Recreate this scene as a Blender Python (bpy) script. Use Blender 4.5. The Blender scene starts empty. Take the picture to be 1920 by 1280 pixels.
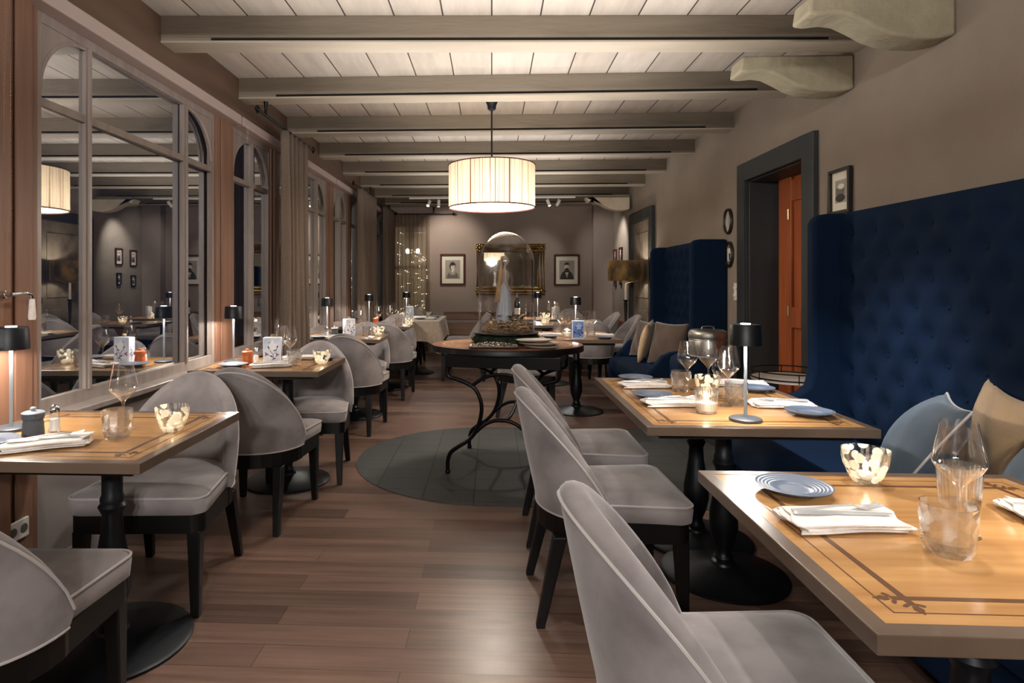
import bpy, bmesh, math, random
from mathutils import Vector, Matrix, Euler
random.seed(11)
PI = math.pi
sc = bpy.context.scene
COL = sc.collection

# ------------------------------------------------------------------ camera
cam_d = bpy.data.cameras.new('camera'); cam = bpy.data.objects.new('camera', cam_d); COL.objects.link(cam)
cam.location = (0, 0, 1.28); cam.rotation_euler = (PI/2, 0, math.atan(56/1150))
cam_d.sensor_width = 36; cam_d.lens = 1150/1920*36
cam_d.shift_x = 94/1920; cam_d.shift_y = -113/1920; cam_d.clip_start = .02
sc.camera = cam
# ------------------------------------------------------------------ view, world
sc.view_settings.view_transform = 'Standard'; sc.view_settings.look = 'None'
sc.view_settings.gamma = 1; sc.view_settings.use_curve_mapping = False
sc.view_settings.exposure = 1.1
w = bpy.data.worlds.new('night'); sc.world = w; w.use_nodes = True
w.node_tree.nodes['Background'].inputs[0].default_value = (.0032, .0045, .010, 1)
w.node_tree.nodes['Background'].inputs[1].default_value = 1.0
# ------------------------------------------------------------------ room lights and added light-only fill
WARM = (1, .90, .78); NEUT = (1, .962, .925); COOL = (.90, .94, 1)
def area(loc, sx, sy, e, col=NEUT, rot=(0, 0, 0), spread=PI):
    d = bpy.data.lights.new('added_uplight', 'AREA'); d.shape = 'RECTANGLE'; d.size = sx; d.size_y = sy; d.energy = e; d.color = col; d.spread = spread
    o = bpy.data.objects.new('added_uplight', d); o.location = loc; o.rotation_euler = rot; COL.objects.link(o); return o
def spot(loc, to, e, ang=70, blend=.6, col=NEUT, r=.04):
    d = bpy.data.lights.new('spotlight', 'SPOT'); d.energy = e; d.color = col; d.spot_size = math.radians(ang); d.spot_blend = blend; d.shadow_soft_size = r
    o = bpy.data.objects.new('spotlight', d); o.location = loc
    o.rotation_euler = (Vector(to)-Vector(loc)).to_track_quat('-Z', 'Y').to_euler(); COL.objects.link(o); return o
def point(loc, e, col=WARM, r=.05, parent=None):
    d = bpy.data.lights.new('bulb_light', 'POINT'); d.energy = e; d.color = col; d.shadow_soft_size = r
    o = bpy.data.objects.new('bulb_light', d); o.location = loc; COL.objects.link(o)
    if parent: o.parent = parent
    return o
PEND_E = .7
for x in (-1.1, -.5, .1): spot((x, -2.2, 2.3), (.2, 4, 1.3), 80, 150, 1, NEUT, .12)     # unseen fill spots added behind the camera for brightness
spot((.95, 2.2, 2.56), (1.75, 3.1, .45), 120, 38, .9, COOL)  # added spot making the cool pool of light on the bench
area((0.1, .2, 1.95), 1.8, 1.8, 15, NEUT, (PI, 0, 0))        # added fill areas throwing light up on the boards
area((0.1, 3.3, 2.02), 2.2, 2.6, 26, NEUT, (PI, 0, 0))
area((0.1, 7.3, 2.06), 2.0, 3.0, 20, NEUT, (PI, 0, 0))
for q in [((1.0, 1.9, 2.56), (1.05, 1.15, .75), 70), ((1.0, 3.95, 2.56), (1.0, 2.8, .75), 42), ((-.55, 3.0, 2.56), (-1.4, 2.0, .75), 52),
          ((-.5, 5.0, 2.56), (-1.4, 3.9, .75), 40), ((-.5, 6.9, 2.56), (-1.4, 5.8, .75), 36), ((.9, 7.2, 2.56), (.85, 6.0, .75), 34),
          ((-.5, 8.3, 2.56), (-1.3, 7.4, .75), 30), ((.8, 9.0, 2.56), (.8, 7.8, .75), 30), ((-.9, 10.0, 2.5), (-1.0, 8.8, .75), 34), ((.85, 10.0, 2.5), (.8, 8.9, .75), 30),
          ((.35, 2.0, 2.56), (.0, 1.4, 0), 46), ((0.1, 6.2, 2.56), (-.3, 6.6, 0), 40)]:
    spot(q[0], q[1], q[2]*.55, 62, .7)  # light-only ceiling spots added for brightness, no lamp bodies
spot((-.87, 10.05, 2.45), (-.75, 10.98, 1.9), 26, 80, .8, WARM)
spot((.92, 10.05, 2.45), (1.9, 10.5, 1.9), 12, 70, .8, NEUT)
spot((1.08, 10.05, 2.45), (.7, 10.98, 1.5), 8, 70, .8, NEUT)
spot((1.55, 9.75, 2.5), (2.1, 10.0, 1.75), 30, 70, .8, NEUT)
point((-1.4, 12.2, 1.7), 55, (1, .93, .72), .05)            # terrace lights beyond the back window

# ------------------------------------------------------------------ materials
def lin(h):
    h = h.lstrip('#'); c = [int(h[i:i+2], 16)/255 for i in (0, 2, 4)]
    return tuple(x/12.92 if x <= .04045 else ((x+.055)/1.055)**2.4 for x in c) + (1,)
MATS = {}
def mat(name, col='#808080', rough=.5, metal=0, spec=.5, sheen=0, coat=0, var=None, bump=None, sheen_tint=None, stretch=(1, 1, 1), trans=0):
    """var=(scale, colour2, low, high); bump=(scale, strength)"""
    m = bpy.data.materials.new(name); m.use_nodes = True; MATS[name] = m
    nt = m.node_tree; p = nt.nodes['Principled BSDF']
    p.inputs['Base Color'].default_value = lin(col); p.inputs['Roughness'].default_value = rough; p.inputs['Metallic'].default_value = metal
    p.inputs['Specular IOR Level'].default_value = spec; p.inputs['Sheen Weight'].default_value = sheen; p.inputs['Coat Weight'].default_value = coat
    p.inputs['Coat Roughness'].default_value = .12; p.inputs['Sheen Roughness'].default_value = .45
    if sheen_tint: p.inputs['Sheen Tint'].default_value = lin(sheen_tint)
    if trans: p.inputs['Transmission Weight'].default_value = trans
    tc = nt.nodes.new('ShaderNodeTexCoord'); mp = nt.nodes.new('ShaderNodeMapping'); mp.inputs['Scale'].default_value = stretch
    nt.links.new(tc.outputs['Object'], mp.inputs[0])
    if var:
        n = nt.nodes.new('ShaderNodeTexNoise'); n.inputs['Scale'].default_value = var[0]; n.inputs['Detail'].default_value = 5
        nt.links.new(mp.outputs[0], n.inputs['Vector'])
        r = nt.nodes.new('ShaderNodeValToRGB'); r.color_ramp.elements[0].position = var[2]; r.color_ramp.elements[1].position = var[3]
        r.color_ramp.elements[0].color = lin(col); r.color_ramp.elements[1].color = lin(var[1])
        nt.links.new(n.outputs['Fac'], r.inputs[0]); nt.links.new(r.outputs[0], p.inputs['Base Color'])
    if bump:
        n = nt.nodes.new('ShaderNodeTexNoise'); n.inputs['Scale'].default_value = bump[0]; n.inputs['Detail'].default_value = 6
        nt.links.new(mp.outputs[0], n.inputs['Vector'])
        b = nt.nodes.new('ShaderNodeBump'); b.inputs['Strength'].default_value = bump[1]; b.inputs['Distance'].default_value = .02
        nt.links.new(n.outputs['Fac'], b.inputs['Height']); nt.links.new(b.outputs[0], p.inputs['Normal'])
    return m
def emit(name, col, s):
    m = bpy.data.materials.new(name); m.use_nodes = True; MATS[name] = m; nt = m.node_tree
    p = nt.nodes['Principled BSDF']; p.inputs['Base Color'].default_value = lin(col); p.inputs['Emission Color'].default_value = lin(col); p.inputs['Emission Strength'].default_value = s
    return m
def thin_glass(name, tint, lo, hi, power, rough=0.0):
    """a clear thin-walled glass: mirror reflection growing towards grazing angles over a clear body"""
    m = bpy.data.materials.new(name); m.use_nodes = True; MATS[name] = m; nt = m.node_tree
    nt.nodes.remove(nt.nodes['Principled BSDF']); out = nt.nodes['Material Output']
    t = nt.nodes.new('ShaderNodeBsdfTransparent'); t.inputs[0].default_value = tint
    g = nt.nodes.new('ShaderNodeBsdfGlossy'); g.inputs['Roughness'].default_value = rough; g.inputs[0].default_value = (1, 1, 1, 1)
    lw = nt.nodes.new('ShaderNodeLayerWeight'); lw.inputs[0].default_value = .5
    pw = nt.nodes.new('ShaderNodeMath'); pw.operation = 'POWER'; pw.inputs[1].default_value = power; nt.links.new(lw.outputs['Facing'], pw.inputs[0])
    mr = nt.nodes.new('ShaderNodeMapRange'); mr.inputs['To Min'].default_value = lo; mr.inputs['To Max'].default_value = hi; nt.links.new(pw.outputs[0], mr.inputs[0])
    x = nt.nodes.new('ShaderNodeMixShader'); nt.links.new(mr.outputs[0], x.inputs[0]); nt.links.new(t.outputs[0], x.inputs[1]); nt.links.new(g.outputs[0], x.inputs[2])
    nt.links.new(x.outputs[0], out.inputs[0]); return m
def brickmat(name, c1, c2, mortar, bw, rh, msize, rough, rot=0, offset=.5, spec=.5, grain=None, loc=(0, 0, 0), coat=0, bumpm=.3, grainmix=.5, axis=None):
    m = bpy.data.materials.new(name); m.use_nodes = True; MATS[name] = m; nt = m.node_tree; p = nt.nodes['Principled BSDF']
    tc = nt.nodes.new('ShaderNodeTexCoord'); mp = nt.nodes.new('ShaderNodeMapping'); mp.inputs['Rotation'].default_value = (0, 0, rot); mp.inputs['Location'].default_value = loc
    nt.links.new(tc.outputs['Object'], mp.inputs[0])
    b = nt.nodes.new('ShaderNodeTexBrick'); b.offset = offset; b.inputs['Color1'].default_value = lin(c1); b.inputs['Color2'].default_value = lin(c2); b.inputs['Mortar'].default_value = lin(mortar)
    b.inputs['Scale'].default_value = 1; b.inputs['Mortar Size'].default_value = msize; b.inputs['Mortar Smooth'].default_value = .2; b.inputs['Bias'].default_value = 0
    b.inputs['Brick Width'].default_value = bw; b.inputs['Row Height'].default_value = rh
    nt.links.new(mp.outputs[0], b.inputs['Vector'])
    m2 = nt.nodes.new('ShaderNodeMapping'); m2.inputs['Scale'].default_value = grain or (1.5, 30, 1); nt.links.new(mp.outputs[0], m2.inputs[0])
    n = nt.nodes.new('ShaderNodeTexNoise'); n.inputs['Scale'].default_value = 1; n.inputs['Detail'].default_value = 8; n.inputs['Roughness'].default_value = .65; nt.links.new(m2.outputs[0], n.inputs['Vector'])
    r = nt.nodes.new('ShaderNodeValToRGB'); r.color_ramp.elements[0].position = .3; r.color_ramp.elements[1].position = .75
    r.color_ramp.elements[0].color = (1-grainmix, 1-grainmix, 1-grainmix, 1); r.color_ramp.elements[1].color = (1.15, 1.15, 1.15, 1); nt.links.new(n.outputs['Fac'], r.inputs[0])
    mx = nt.nodes.new('ShaderNodeMix'); mx.data_type = 'RGBA'; mx.blend_type = 'MULTIPLY'; mx.inputs['Factor'].default_value = 1
    nt.links.new(b.outputs['Color'], mx.inputs['A']); nt.links.new(r.outputs[0], mx.inputs['B']); nt.links.new(mx.outputs['Result'], p.inputs['Base Color'])
    p.inputs['Roughness'].default_value = rough; p.inputs['Specular IOR Level'].default_value = spec; p.inputs['Coat Weight'].default_value = coat
    mr = nt.nodes.new('ShaderNodeMapRange'); mr.inputs['To Min'].default_value = rough-.08; mr.inputs['To Max'].default_value = rough+.12; nt.links.new(n.outputs['Fac'], mr.inputs[0]); nt.links.new(mr.outputs[0], p.inputs['Roughness'])
    bp = nt.nodes.new('ShaderNodeBump'); bp.inputs['Strength'].default_value = bumpm; bp.inputs['Distance'].default_value = .004; bp.invert = True
    nt.links.new(b.outputs['Fac'], bp.inputs['Height']); nt.links.new(bp.outputs[0], p.inputs['Normal']); return m

brickmat('floor_planks', '#84685a', '#5c483e', '#46362d', 1.35, .128, .0013, .30, offset=.37, grain=(1.2, 26, 1), loc=(.3, .05, 0), bumpm=.2, grainmix=.45)
brickmat('slate_tiles', '#3e413f', '#353837', '#171817', .305, .2, .004, .55, offset=0, grain=(3, 3, 1), loc=(.105, .05, 0), bumpm=.4, grainmix=.35)
brickmat('ceiling_boards', '#b8aea3', '#a89d91', '#3a2c22', 9, .27, .0045, .75, rot=PI/2, grain=(2, 14, 1), bumpm=.6, grainmix=.16)
mat('underboard_wood', '#a39786', .6, var=(2, '#8f8474', .4, .7), stretch=(.5, 3, 3)); mat('beam_wood', '#7d7263', .7, var=(1.6, '#5b5145', .42, .7), bump=(9, .25), stretch=(.5, 3, 3))  # boards under the beams have a lighter tone than beam_wood
mat('groove', '#0c0a08', .9)
mat('plaster', '#82766a', .95, spec=.2, var=(1.3, '#918577', .35, .7), bump=(60, .12))
mat('plaster_back', '#8d7f76', .95, spec=.2, var=(1.1, '#9a8b81', .35, .7), bump=(60, .1))
mat('stone', '#8b826c', .9, var=(5, '#9d937b', .35, .7), bump=(14, .5))
mat('pale_stone', '#b6a995', .9, var=(5, '#a39680', .35, .7), bump=(14, .4))
mat('post_wood', '#815e4a', .55, var=(3, '#6d4c3a', .35, .7), stretch=(6, 6, .5), bump=(8, .12))
mat('frame_wood', '#8f837c', .4, var=(3, '#7d7069', .4, .7), stretch=(6, 6, .6))
mat('blind_box', '#a3918a', .6)
mat('fascia_wood', '#5a4333', .6, var=(3, '#4b3628', .35, .7), stretch=(4, .6, 4))
mat('panel_grey', '#9a918c', .8, var=(2, '#8d847e', .4, .7))
mat('dark_paint', '#24282a', .5, var=(3, '#2b2f30', .4, .7))
mat('orange_wood', '#a85a30', .45, var=(3, '#8c4522', .35, .7), stretch=(6, 6, .5))
mat('wainscot_wood', '#7b5a45', .55, var=(3, '#664735', .35, .7), stretch=(.6, 6, 6))
mat('grey_velvet', '#8b8483', .85, spec=.2, sheen=.35, var=(5, '#6c6565', .42, .66), sheen_tint='#f8f4f2', bump=(120, .05))
mat('piping', '#a8a19e', .7, spec=.3, sheen=.2)
mat('blue_velvet', '#02172f', .85, spec=.15, sheen=.08, var=(3, '#021327', .35, .7), sheen_tint='#2f6fb0', bump=(120, .05))
mat('slate_velvet', '#4b555e', .8, spec=.2, sheen=.4, var=(5, '#39424b', .35, .7), sheen_tint='#aebccb', bump=(10, .12))
mat('brown_velvet', '#57473c', .85, spec=.2, sheen=.4, var=(5, '#493a31', .35, .7), bump=(10, .12))
mat('tan_linen', '#a98f73', .9, spec=.2, sheen=.2, var=(6, '#97805f', .4, .7), bump=(90, .15))
mat('black_wood', '#0b0a0a', .4, spec=.3)
mat('black_iron', '#050506', .35, metal=.0, spec=.22)
mat('black_metal', '#14171b', .38, metal=.3)
mat('lamp_black', '#0b1016', .45, spec=.4)
mat('chrome', '#d6d8da', .12, metal=1)
mat('pewter', '#b5b2aa', .42, metal=1, var=(9, '#94918a', .4, .7), bump=(40, .1))
mat('gold', '#a98c58', .38, metal=1, var=(9, '#7a6238', .4, .7), bump=(30, .3))
mat('silver', '#dcdcdc', .28, metal=.55); mat('brass', '#9a8a66', .3, metal=1)
mat('mirror_face', '#cfd2cf', .03, metal=1)
mat('honey_wood', '#bd905c', .24, spec=.5, coat=.3, var=(2.2, '#a37546', .3, .72), stretch=(1.2, 14, 1))
mat('dark_honey', '#a8764a', .3, coat=.3, var=(2.2, '#8d5e38', .3, .72), stretch=(1.2, 14, 1))
mat('edge_wood', '#6a594b', .3, coat=.35, var=(2.2, '#564639', .3, .72), stretch=(2, 2, 2))
mat('inlay_wood', '#5f4029', .35, coat=.2)
mat('mahogany', '#8f5638', .3, coat=.4, var=(2.2, '#77432a', .3, .72), stretch=(1.5, 12, 1))
mat('gold_inlay', '#b89a63', .35)
mat('linen', '#e2dcd6', .95, spec=.1, var=(50, '#d6cfc8', .4, .6), bump=(220, .15))
mat('cloth_taupe', '#a1917f', .95, spec=.1, sheen=.2, var=(30, '#978776', .4, .6), bump=(150, .12))
mat('plate_blue', '#5f6a7c', .42, spec=.5, var=(7, '#556073', .4, .7))
mat('plate_dark', '#4c4a49', .45)
mat('plate_stone', '#a89c90', .5)
mat('pot_grey', '#4a4e54', .5, bump=(220, .35)); mat('pot_lid', '#8f979e', .35)
mat('pot_orange', '#c4622c', .45)
mat('salt', '#f2efe9', .9); mat('wax', '#f6f0e2', .5)
mat('white_card', '#dfe4ec', .6)
mat('card_blue', '#4a679f', .6, var=(14, '#6d8bbd', .4, .65))
mat('card_art', '#dfe8f5', .6, var=(14, '#aabbd6', .45, .7))
mat('ink', '#20273a', .7); mat('petal', '#f2f4f8', .7); mat('petal_grey', '#8fa0c8', .7); mat('petal_pink', '#8a5a70', .7)
mat('paper', '#d9d2c0', .9); mat('paper_grey', '#9d958a', .9); mat('print_dark', '#3a3634', .9); mat('print_mid', '#6b645d', .9)
mat('frame_red', '#4a2722', .6, spec=.2); mat('frame_black', '#17120f', .45)
mat('white_plastic', '#d8d2c8', .4); mat('socket_dark', '#55504a', .5)
mat('moss', '#1d2a16', .95, var=(30, '#2f3f20', .35, .7), bump=(60, .9))
mat('dry_grass', '#7c6243', .9, var=(20, '#9c8057', .35, .7)); mat('dry_leaf', '#4a3524', .8); mat('dry_petal', '#b79f7a', .8)
mat('gown', '#9a9fa8', .6, sheen=.2); mat('statue_skin', '#a2938c', .6); mat('statue_hair', '#93897f', .7)
mat('bottle_green', '#10231a', .12, coat=.5)
mat('nugget', '#6b6055', .35, metal=.5, var=(40, '#3e352c', .4, .6))
mat('fur', '#a98441', .6, sheen=.6, var=(4, '#352613', .38, .6), bump=(45, .9), sheen_tint='#e8c98a', stretch=(1, 1, .6))
mat('terrace_wall', '#7d7a66', .9, var=(2, '#54523f', .3, .7), bump=(20, .4))
mat('lid_grey', '#3b4046', .4)
emit('diffuser', '#fff3e2', .5); emit('lamp_disc', '#fff2e0', 6.0); emit('fairy', '#ffe9c0', 9.0); emit('flame', '#ffe2b8', 5.0); emit('spot_face', '#fff1dc', 9.0)
emit('lantern', '#fff5dc', 20.0); emit('plate_glow', '#f4f7ff', 2.5)
thin_glass('window_glass', (.90, .93, .95, 1), .34, .95, 2.4)
thin_glass('wine_glass', (.965, .97, .975, 1), .09, .92, 2.0)
thin_glass('dome_glass', (.975, .98, .98, 1), .035, .95, 2.4)
m = thin_glass('tumbler_glass', (.95, .955, .955, 1), .10, .95, 2.0)
nt = m.node_tree; out = nt.nodes['Material Output']; old = out.inputs[0].links[0].from_socket
g = nt.nodes.new('ShaderNodeBsdfGlass'); g.inputs['IOR'].default_value = 1.48; g.inputs['Roughness'].default_value = 0
x = nt.nodes.new('ShaderNodeMixShader'); x.inputs[0].default_value = .32; nt.links.new(old, x.inputs[1]); nt.links.new(g.outputs[0], x.inputs[2]); nt.links.new(x.outputs[0], out.inputs[0])
m = thin_glass('spotted_glass', (.93, .94, .94, 1), .10, .9, 2.2)
nt = m.node_tree; out = nt.nodes['Material Output']; old = out.inputs[0].links[0].from_socket
vo = nt.nodes.new('ShaderNodeTexVoronoi'); vo.inputs['Scale'].default_value = 34; tc = nt.nodes.new('ShaderNodeTexCoord'); nt.links.new(tc.outputs['Object'], vo.inputs['Vector'])
cr = nt.nodes.new('ShaderNodeValToRGB'); cr.color_ramp.elements[0].position = .43; cr.color_ramp.elements[0].color = (1, 1, 1, 1); cr.color_ramp.elements[1].position = .48; cr.color_ramp.elements[1].color = (0, 0, 0, 1)
nt.links.new(vo.outputs['Distance'], cr.inputs[0])
d1 = nt.nodes.new('ShaderNodeBsdfDiffuse'); d1.inputs[0].default_value = lin('#f6f3ea'); t1 = nt.nodes.new('ShaderNodeBsdfTranslucent'); t1.inputs[0].default_value = lin('#efe9da')
a1 = nt.nodes.new('ShaderNodeMixShader'); nt.links.new(d1.outputs[0], a1.inputs[1]); nt.links.new(t1.outputs[0], a1.inputs[2])
a2 = nt.nodes.new('ShaderNodeMixShader'); nt.links.new(cr.outputs[0], a2.inputs[0]); nt.links.new(old, a2.inputs[1]); nt.links.new(a1.outputs[0], a2.inputs[2]); nt.links.new(a2.outputs[0], out.inputs[0])
def cloth_mat(name, col, clear, translucent):
    m = bpy.data.materials.new(name); m.use_nodes = True; MATS[name] = m; nt = m.node_tree; out = nt.nodes['Material Output']; nt.nodes.remove(nt.nodes['Principled BSDF'])
    tc = nt.nodes.new('ShaderNodeTexCoord'); n = nt.nodes.new('ShaderNodeTexNoise'); n.inputs['Scale'].default_value = 40; nt.links.new(tc.outputs['Object'], n.inputs['Vector'])
    r = nt.nodes.new('ShaderNodeValToRGB'); c = lin(col); r.color_ramp.elements[0].color = tuple(x*.85 for x in c[:3])+(1,); r.color_ramp.elements[1].color = tuple(min(1, x*1.1) for x in c[:3])+(1,); nt.links.new(n.outputs['Fac'], r.inputs[0])
    d = nt.nodes.new('ShaderNodeBsdfDiffuse'); t = nt.nodes.new('ShaderNodeBsdfTranslucent'); nt.links.new(r.outputs[0], d.inputs[0]); nt.links.new(r.outputs[0], t.inputs[0])
    x = nt.nodes.new('ShaderNodeMixShader'); x.inputs[0].default_value = translucent; nt.links.new(d.outputs[0], x.inputs[1]); nt.links.new(t.outputs[0], x.inputs[2])
    tr = nt.nodes.new('ShaderNodeBsdfTransparent'); y = nt.nodes.new('ShaderNodeMixShader'); y.inputs[0].default_value = clear
    nt.links.new(x.outputs[0], y.inputs[1]); nt.links.new(tr.outputs[0], y.inputs[2]); nt.links.new(y.outputs[0], out.inputs[0]); return m
cloth_mat('veil', '#b0926c', .6, .4); cloth_mat('curtain_cloth', '#85766a', .10, .25); cloth_mat('sheer_cloth', '#a89686', .36, .45)
# pleated string shade: fine vertical strings with a few darker ones
m = cloth_mat('string_shade', '#d8c3a0', .0, .6); nt = m.node_tree
wv = nt.nodes.new('ShaderNodeTexNoise'); wv.inputs['Scale'].default_value = 1; wv.inputs['Detail'].default_value = 2
mp = nt.nodes.new('ShaderNodeMapping'); mp.inputs['Scale'].default_value = (150, 150, .4); nt.links.new([x for x in nt.nodes if x.type == 'TEX_COORD'][0].outputs['Object'], mp.inputs[0]); nt.links.new(mp.outputs[0], wv.inputs['Vector'])
rp = [x for x in nt.nodes if x.type == 'VALTORGB'][0]; nt.links.new(wv.outputs['Fac'], rp.inputs[0])
rp.color_ramp.elements[0].position = .33; rp.color_ramp.elements[0].color = lin('#5f3a20'); rp.color_ramp.elements[1].position = .44; rp.color_ramp.elements[1].color = lin('#cbbda6')
M = MATS

# ------------------------------------------------------------------ mesh helpers
class MB:
    def __init__(s): s.bm = bmesh.new()
    def face(s, vs, mi=0):
        try: f = s.bm.faces.new(vs); f.material_index = mi; return f
        except ValueError: return None
    def box(s, c, d, mi=0, rz=0, rx=0, ry=0):
        R = Euler((rx, ry, rz)).to_matrix(); c = Vector(c); v = []
        for z in (-.5, .5):
            for x, y in ((-.5, -.5), (.5, -.5), (.5, .5), (-.5, .5)):
                v.append(s.bm.verts.new(c+R@Vector((x*d[0], y*d[1], z*d[2]))))
        for q in ((3, 2, 1, 0), (4, 5, 6, 7), (0, 1, 5, 4), (1, 2, 6, 5), (2, 3, 7, 6), (3, 0, 4, 7)): s.face([v[i] for i in q], mi)
        return s
    def taper(s, a, b, sa, sb, mi=0):
        """square post from a (size sa) to b (size sb)"""
        v = []
        for p, q in ((a, sa), (b, sb)):
            for x, y in ((-.5, -.5), (.5, -.5), (.5, .5), (-.5, .5)): v.append(s.bm.verts.new((p[0]+x*q, p[1]+y*q, p[2])))
        for q in ((3, 2, 1, 0), (4, 5, 6, 7), (0, 1, 5, 4), (1, 2, 6, 5), (2, 3, 7, 6), (3, 0, 4, 7)): s.face([v[i] for i in q], mi)
        return s
    def rings(s, R, closed=True, cap0=False, cap1=False, mi=0):
        V = [[s.bm.verts.new(p) for p in r] for r in R]; n = len(V[0])
        for i in range(len(V)-1):
            for j in range(n if closed else n-1):
                k = (j+1) % n; s.face([V[i][j], V[i][k], V[i+1][k], V[i+1][j]], mi)
        if cap0: s.face(V[0][::-1], mi)
        if cap1: s.face(V[-1], mi)
        return V
    def lathe(s, prof, seg=24, c=(0, 0, 0), mi=0, sx=1, sy=1, fn=None):
        R = []
        for r, z in prof:
            ring = []
            for k in range(seg):
                a = 2*PI*k/seg; rr = max(r, 1e-5)*(fn(a, z) if fn else 1)
                ring.append((c[0]+rr*math.cos(a)*sx, c[1]+rr*math.sin(a)*sy, c[2]+z))
            R.append(ring)
        s.rings(R, True, prof[0][0] < 1e-4, prof[-1][0] < 1e-4, mi); return s
    def tube(s, pts, r, seg=8, mi=0, closed=False, flat=1):
        P = [Vector(p) for p in pts]; n = len(P); R = []; up = Vector((0, 0, 1)); last = None
        for i in range(n):
            t = (P[(i+1) % n]-P[i-1]) if closed else (P[min(i+1, n-1)]-P[max(i-1, 0)])
            t.normalize(); ref = last if last is not None else (up if abs(t.z) < .9 else Vector((1, 0, 0)))
            u = (ref-t*ref.dot(t)); u.normalize(); last = u; v = t.cross(u)
            rr = r[i] if isinstance(r, (list, tuple)) else r
            R.append([P[i]+u*(rr*math.cos(2*PI*k/seg))+v*(rr*flat*math.sin(2*PI*k/seg)) for k in range(seg)])
        if closed: R.append(R[0])
        s.rings(R, True, not closed, not closed, mi); return s
    def prism(s, poly, d, fr, mi=0):
        """poly of (a,b); fr(a,b,t) -> point with t in 0..d"""
        A = [s.bm.verts.new(fr(a, b, 0)) for a, b in poly]; B = [s.bm.verts.new(fr(a, b, d)) for a, b in poly]; n = len(A)
        s.face(A[::-1], mi); s.face(B, mi)
        for i in range(n): j = (i+1) % n; s.face([A[i], A[j], B[j], B[i]], mi)
        return s
    def slab(s, out, layers, mi=0):
        """outline polygon (convex, ccw) stacked through layers of (z, inset)"""
        cx = sum(p[0] for p in out)/len(out); cy = sum(p[1] for p in out)/len(out); R = []
        hx = max(abs(p[0]-cx) for p in out); hy = max(abs(p[1]-cy) for p in out)
        for z, ins in layers:
            R.append([(cx+(p[0]-cx)*(1-ins/hx), cy+(p[1]-cy)*(1-ins/hy), z) for p in out])
        s.rings(R, True, True, True, mi); return s
    def grid(s, fn, nu, nv, mi=0, cu=False):
        V = [[s.bm.verts.new(fn(i/nu, j/nv)) for j in range(nv+1)] for i in range(nu+(0 if cu else 1))]
        for i in range(nu):
            a = V[i]; b = V[(i+1) % len(V)]
            for j in range(nv): s.face([a[j], b[j], b[j+1], a[j+1]], mi)
        return s
    def ball(s, c, r, mi=0, seg=10, rings=6, sc=(1, 1, 1)):
        pr = [(math.sin(PI*i/rings)*r, -math.cos(PI*i/rings)*r*sc[2]) for i in range(rings+1)]
        return s.lathe(pr, seg, c, mi, sc[0], sc[1])
    def build(s, name, mats, parent=None, smooth=35, bevel=0, sub=0, solid=0, loc=None):
        bm = s.bm; bmesh.ops.remove_doubles(bm, verts=bm.verts, dist=1e-6); bmesh.ops.recalc_face_normals(bm, faces=bm.faces)
        me = bpy.data.meshes.new(name); bm.to_mesh(me); bm.free()
        for m in (mats if isinstance(mats, (list, tuple)) else [mats]): me.materials.append(M[m])
        if smooth:
            for p in me.polygons: p.use_smooth = True
            if smooth < 180: me.set_sharp_from_angle(angle=math.radians(smooth))
        o = bpy.data.objects.new(name, me); COL.objects.link(o)
        if parent: o.parent = parent
        if loc: o.location = loc
        if solid: q = o.modifiers.new('solid', 'SOLIDIFY'); q.thickness = solid; q.offset = 0
        if bevel: q = o.modifiers.new('bevel', 'BEVEL'); q.width = bevel; q.segments = 3; q.limit_method = 'ANGLE'; q.angle_limit = math.radians(40); q.harden_normals = False
        if sub: q = o.modifiers.new('sub', 'SUBSURF'); q.levels = sub; q.render_levels = sub
        return o
def empty(name, loc=(0, 0, 0), rz=0):
    o = bpy.data.objects.new(name, None); COL.objects.link(o); o.location = loc; o.rotation_euler = (0, 0, rz); o.empty_display_size = .1; return o
def tag(o, label, cat, group=None, kind=None):
    o['label'] = label; o['category'] = cat
    if group: o['group'] = group
    elif 'group' in o: del o['group']
    if kind: o['kind'] = kind
    return o
def struct(o): o['kind'] = 'structure'; return o
def copy_tree(o, parent=None):
    c = o.copy(); COL.objects.link(c); c.parent = parent
    for ch in list(o.children): copy_tree(ch, c)
    return c
PROTO = {}
def put(key, fn, loc, rz, label, cat, group=None, sc_=None):
    """first call builds the thing, later calls copy it with its parts"""
    if key in PROTO: o = copy_tree(PROTO[key])
    else: o = fn(); PROTO[key] = o
    o.location = loc; o.rotation_euler = (0, 0, rz)
    if sc_: o.scale = sc_
    return tag(o, label, cat, group)
def rrect(x0, x1, y0, y1, r, n=5):
    P = []
    for cx, cy, a in ((x1-r, y1-r, 0), (x0+r, y1-r, PI/2), (x0+r, y0+r, PI), (x1-r, y0+r, 1.5*PI)):
        for i in range(n+1): t = a+PI/2*i/n; P.append((cx+r*math.cos(t), cy+r*math.sin(t)))
    return P
# ================================================================== the setting
XL, XR, YB, ZC = -1.88, 2.10, 11.0, 2.75
YN = -2.6
struct(MB().box((.1, 4.2, -.05), (4.6, 14, .1)).build('floor', 'floor_planks', smooth=0))
b = MB(); pts = []
for i in range(33): a = PI/2+PI*i/32; pts.append((.0+.965*math.cos(a), 4.43+.94*math.sin(a)))
pts = [(2.04, 5.37)]+pts+[(2.04, 3.49)]
b.prism(pts, .003, lambda x, y, t: (x, y, .0005+t)); struct(b.build('floor_slate', 'slate_tiles', smooth=0))
b = MB(); b.box((.1, 4.2, ZC+.05), (4.6, 14, .1)); struct(b.build('ceiling', 'ceiling_boards', smooth=0))
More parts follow.
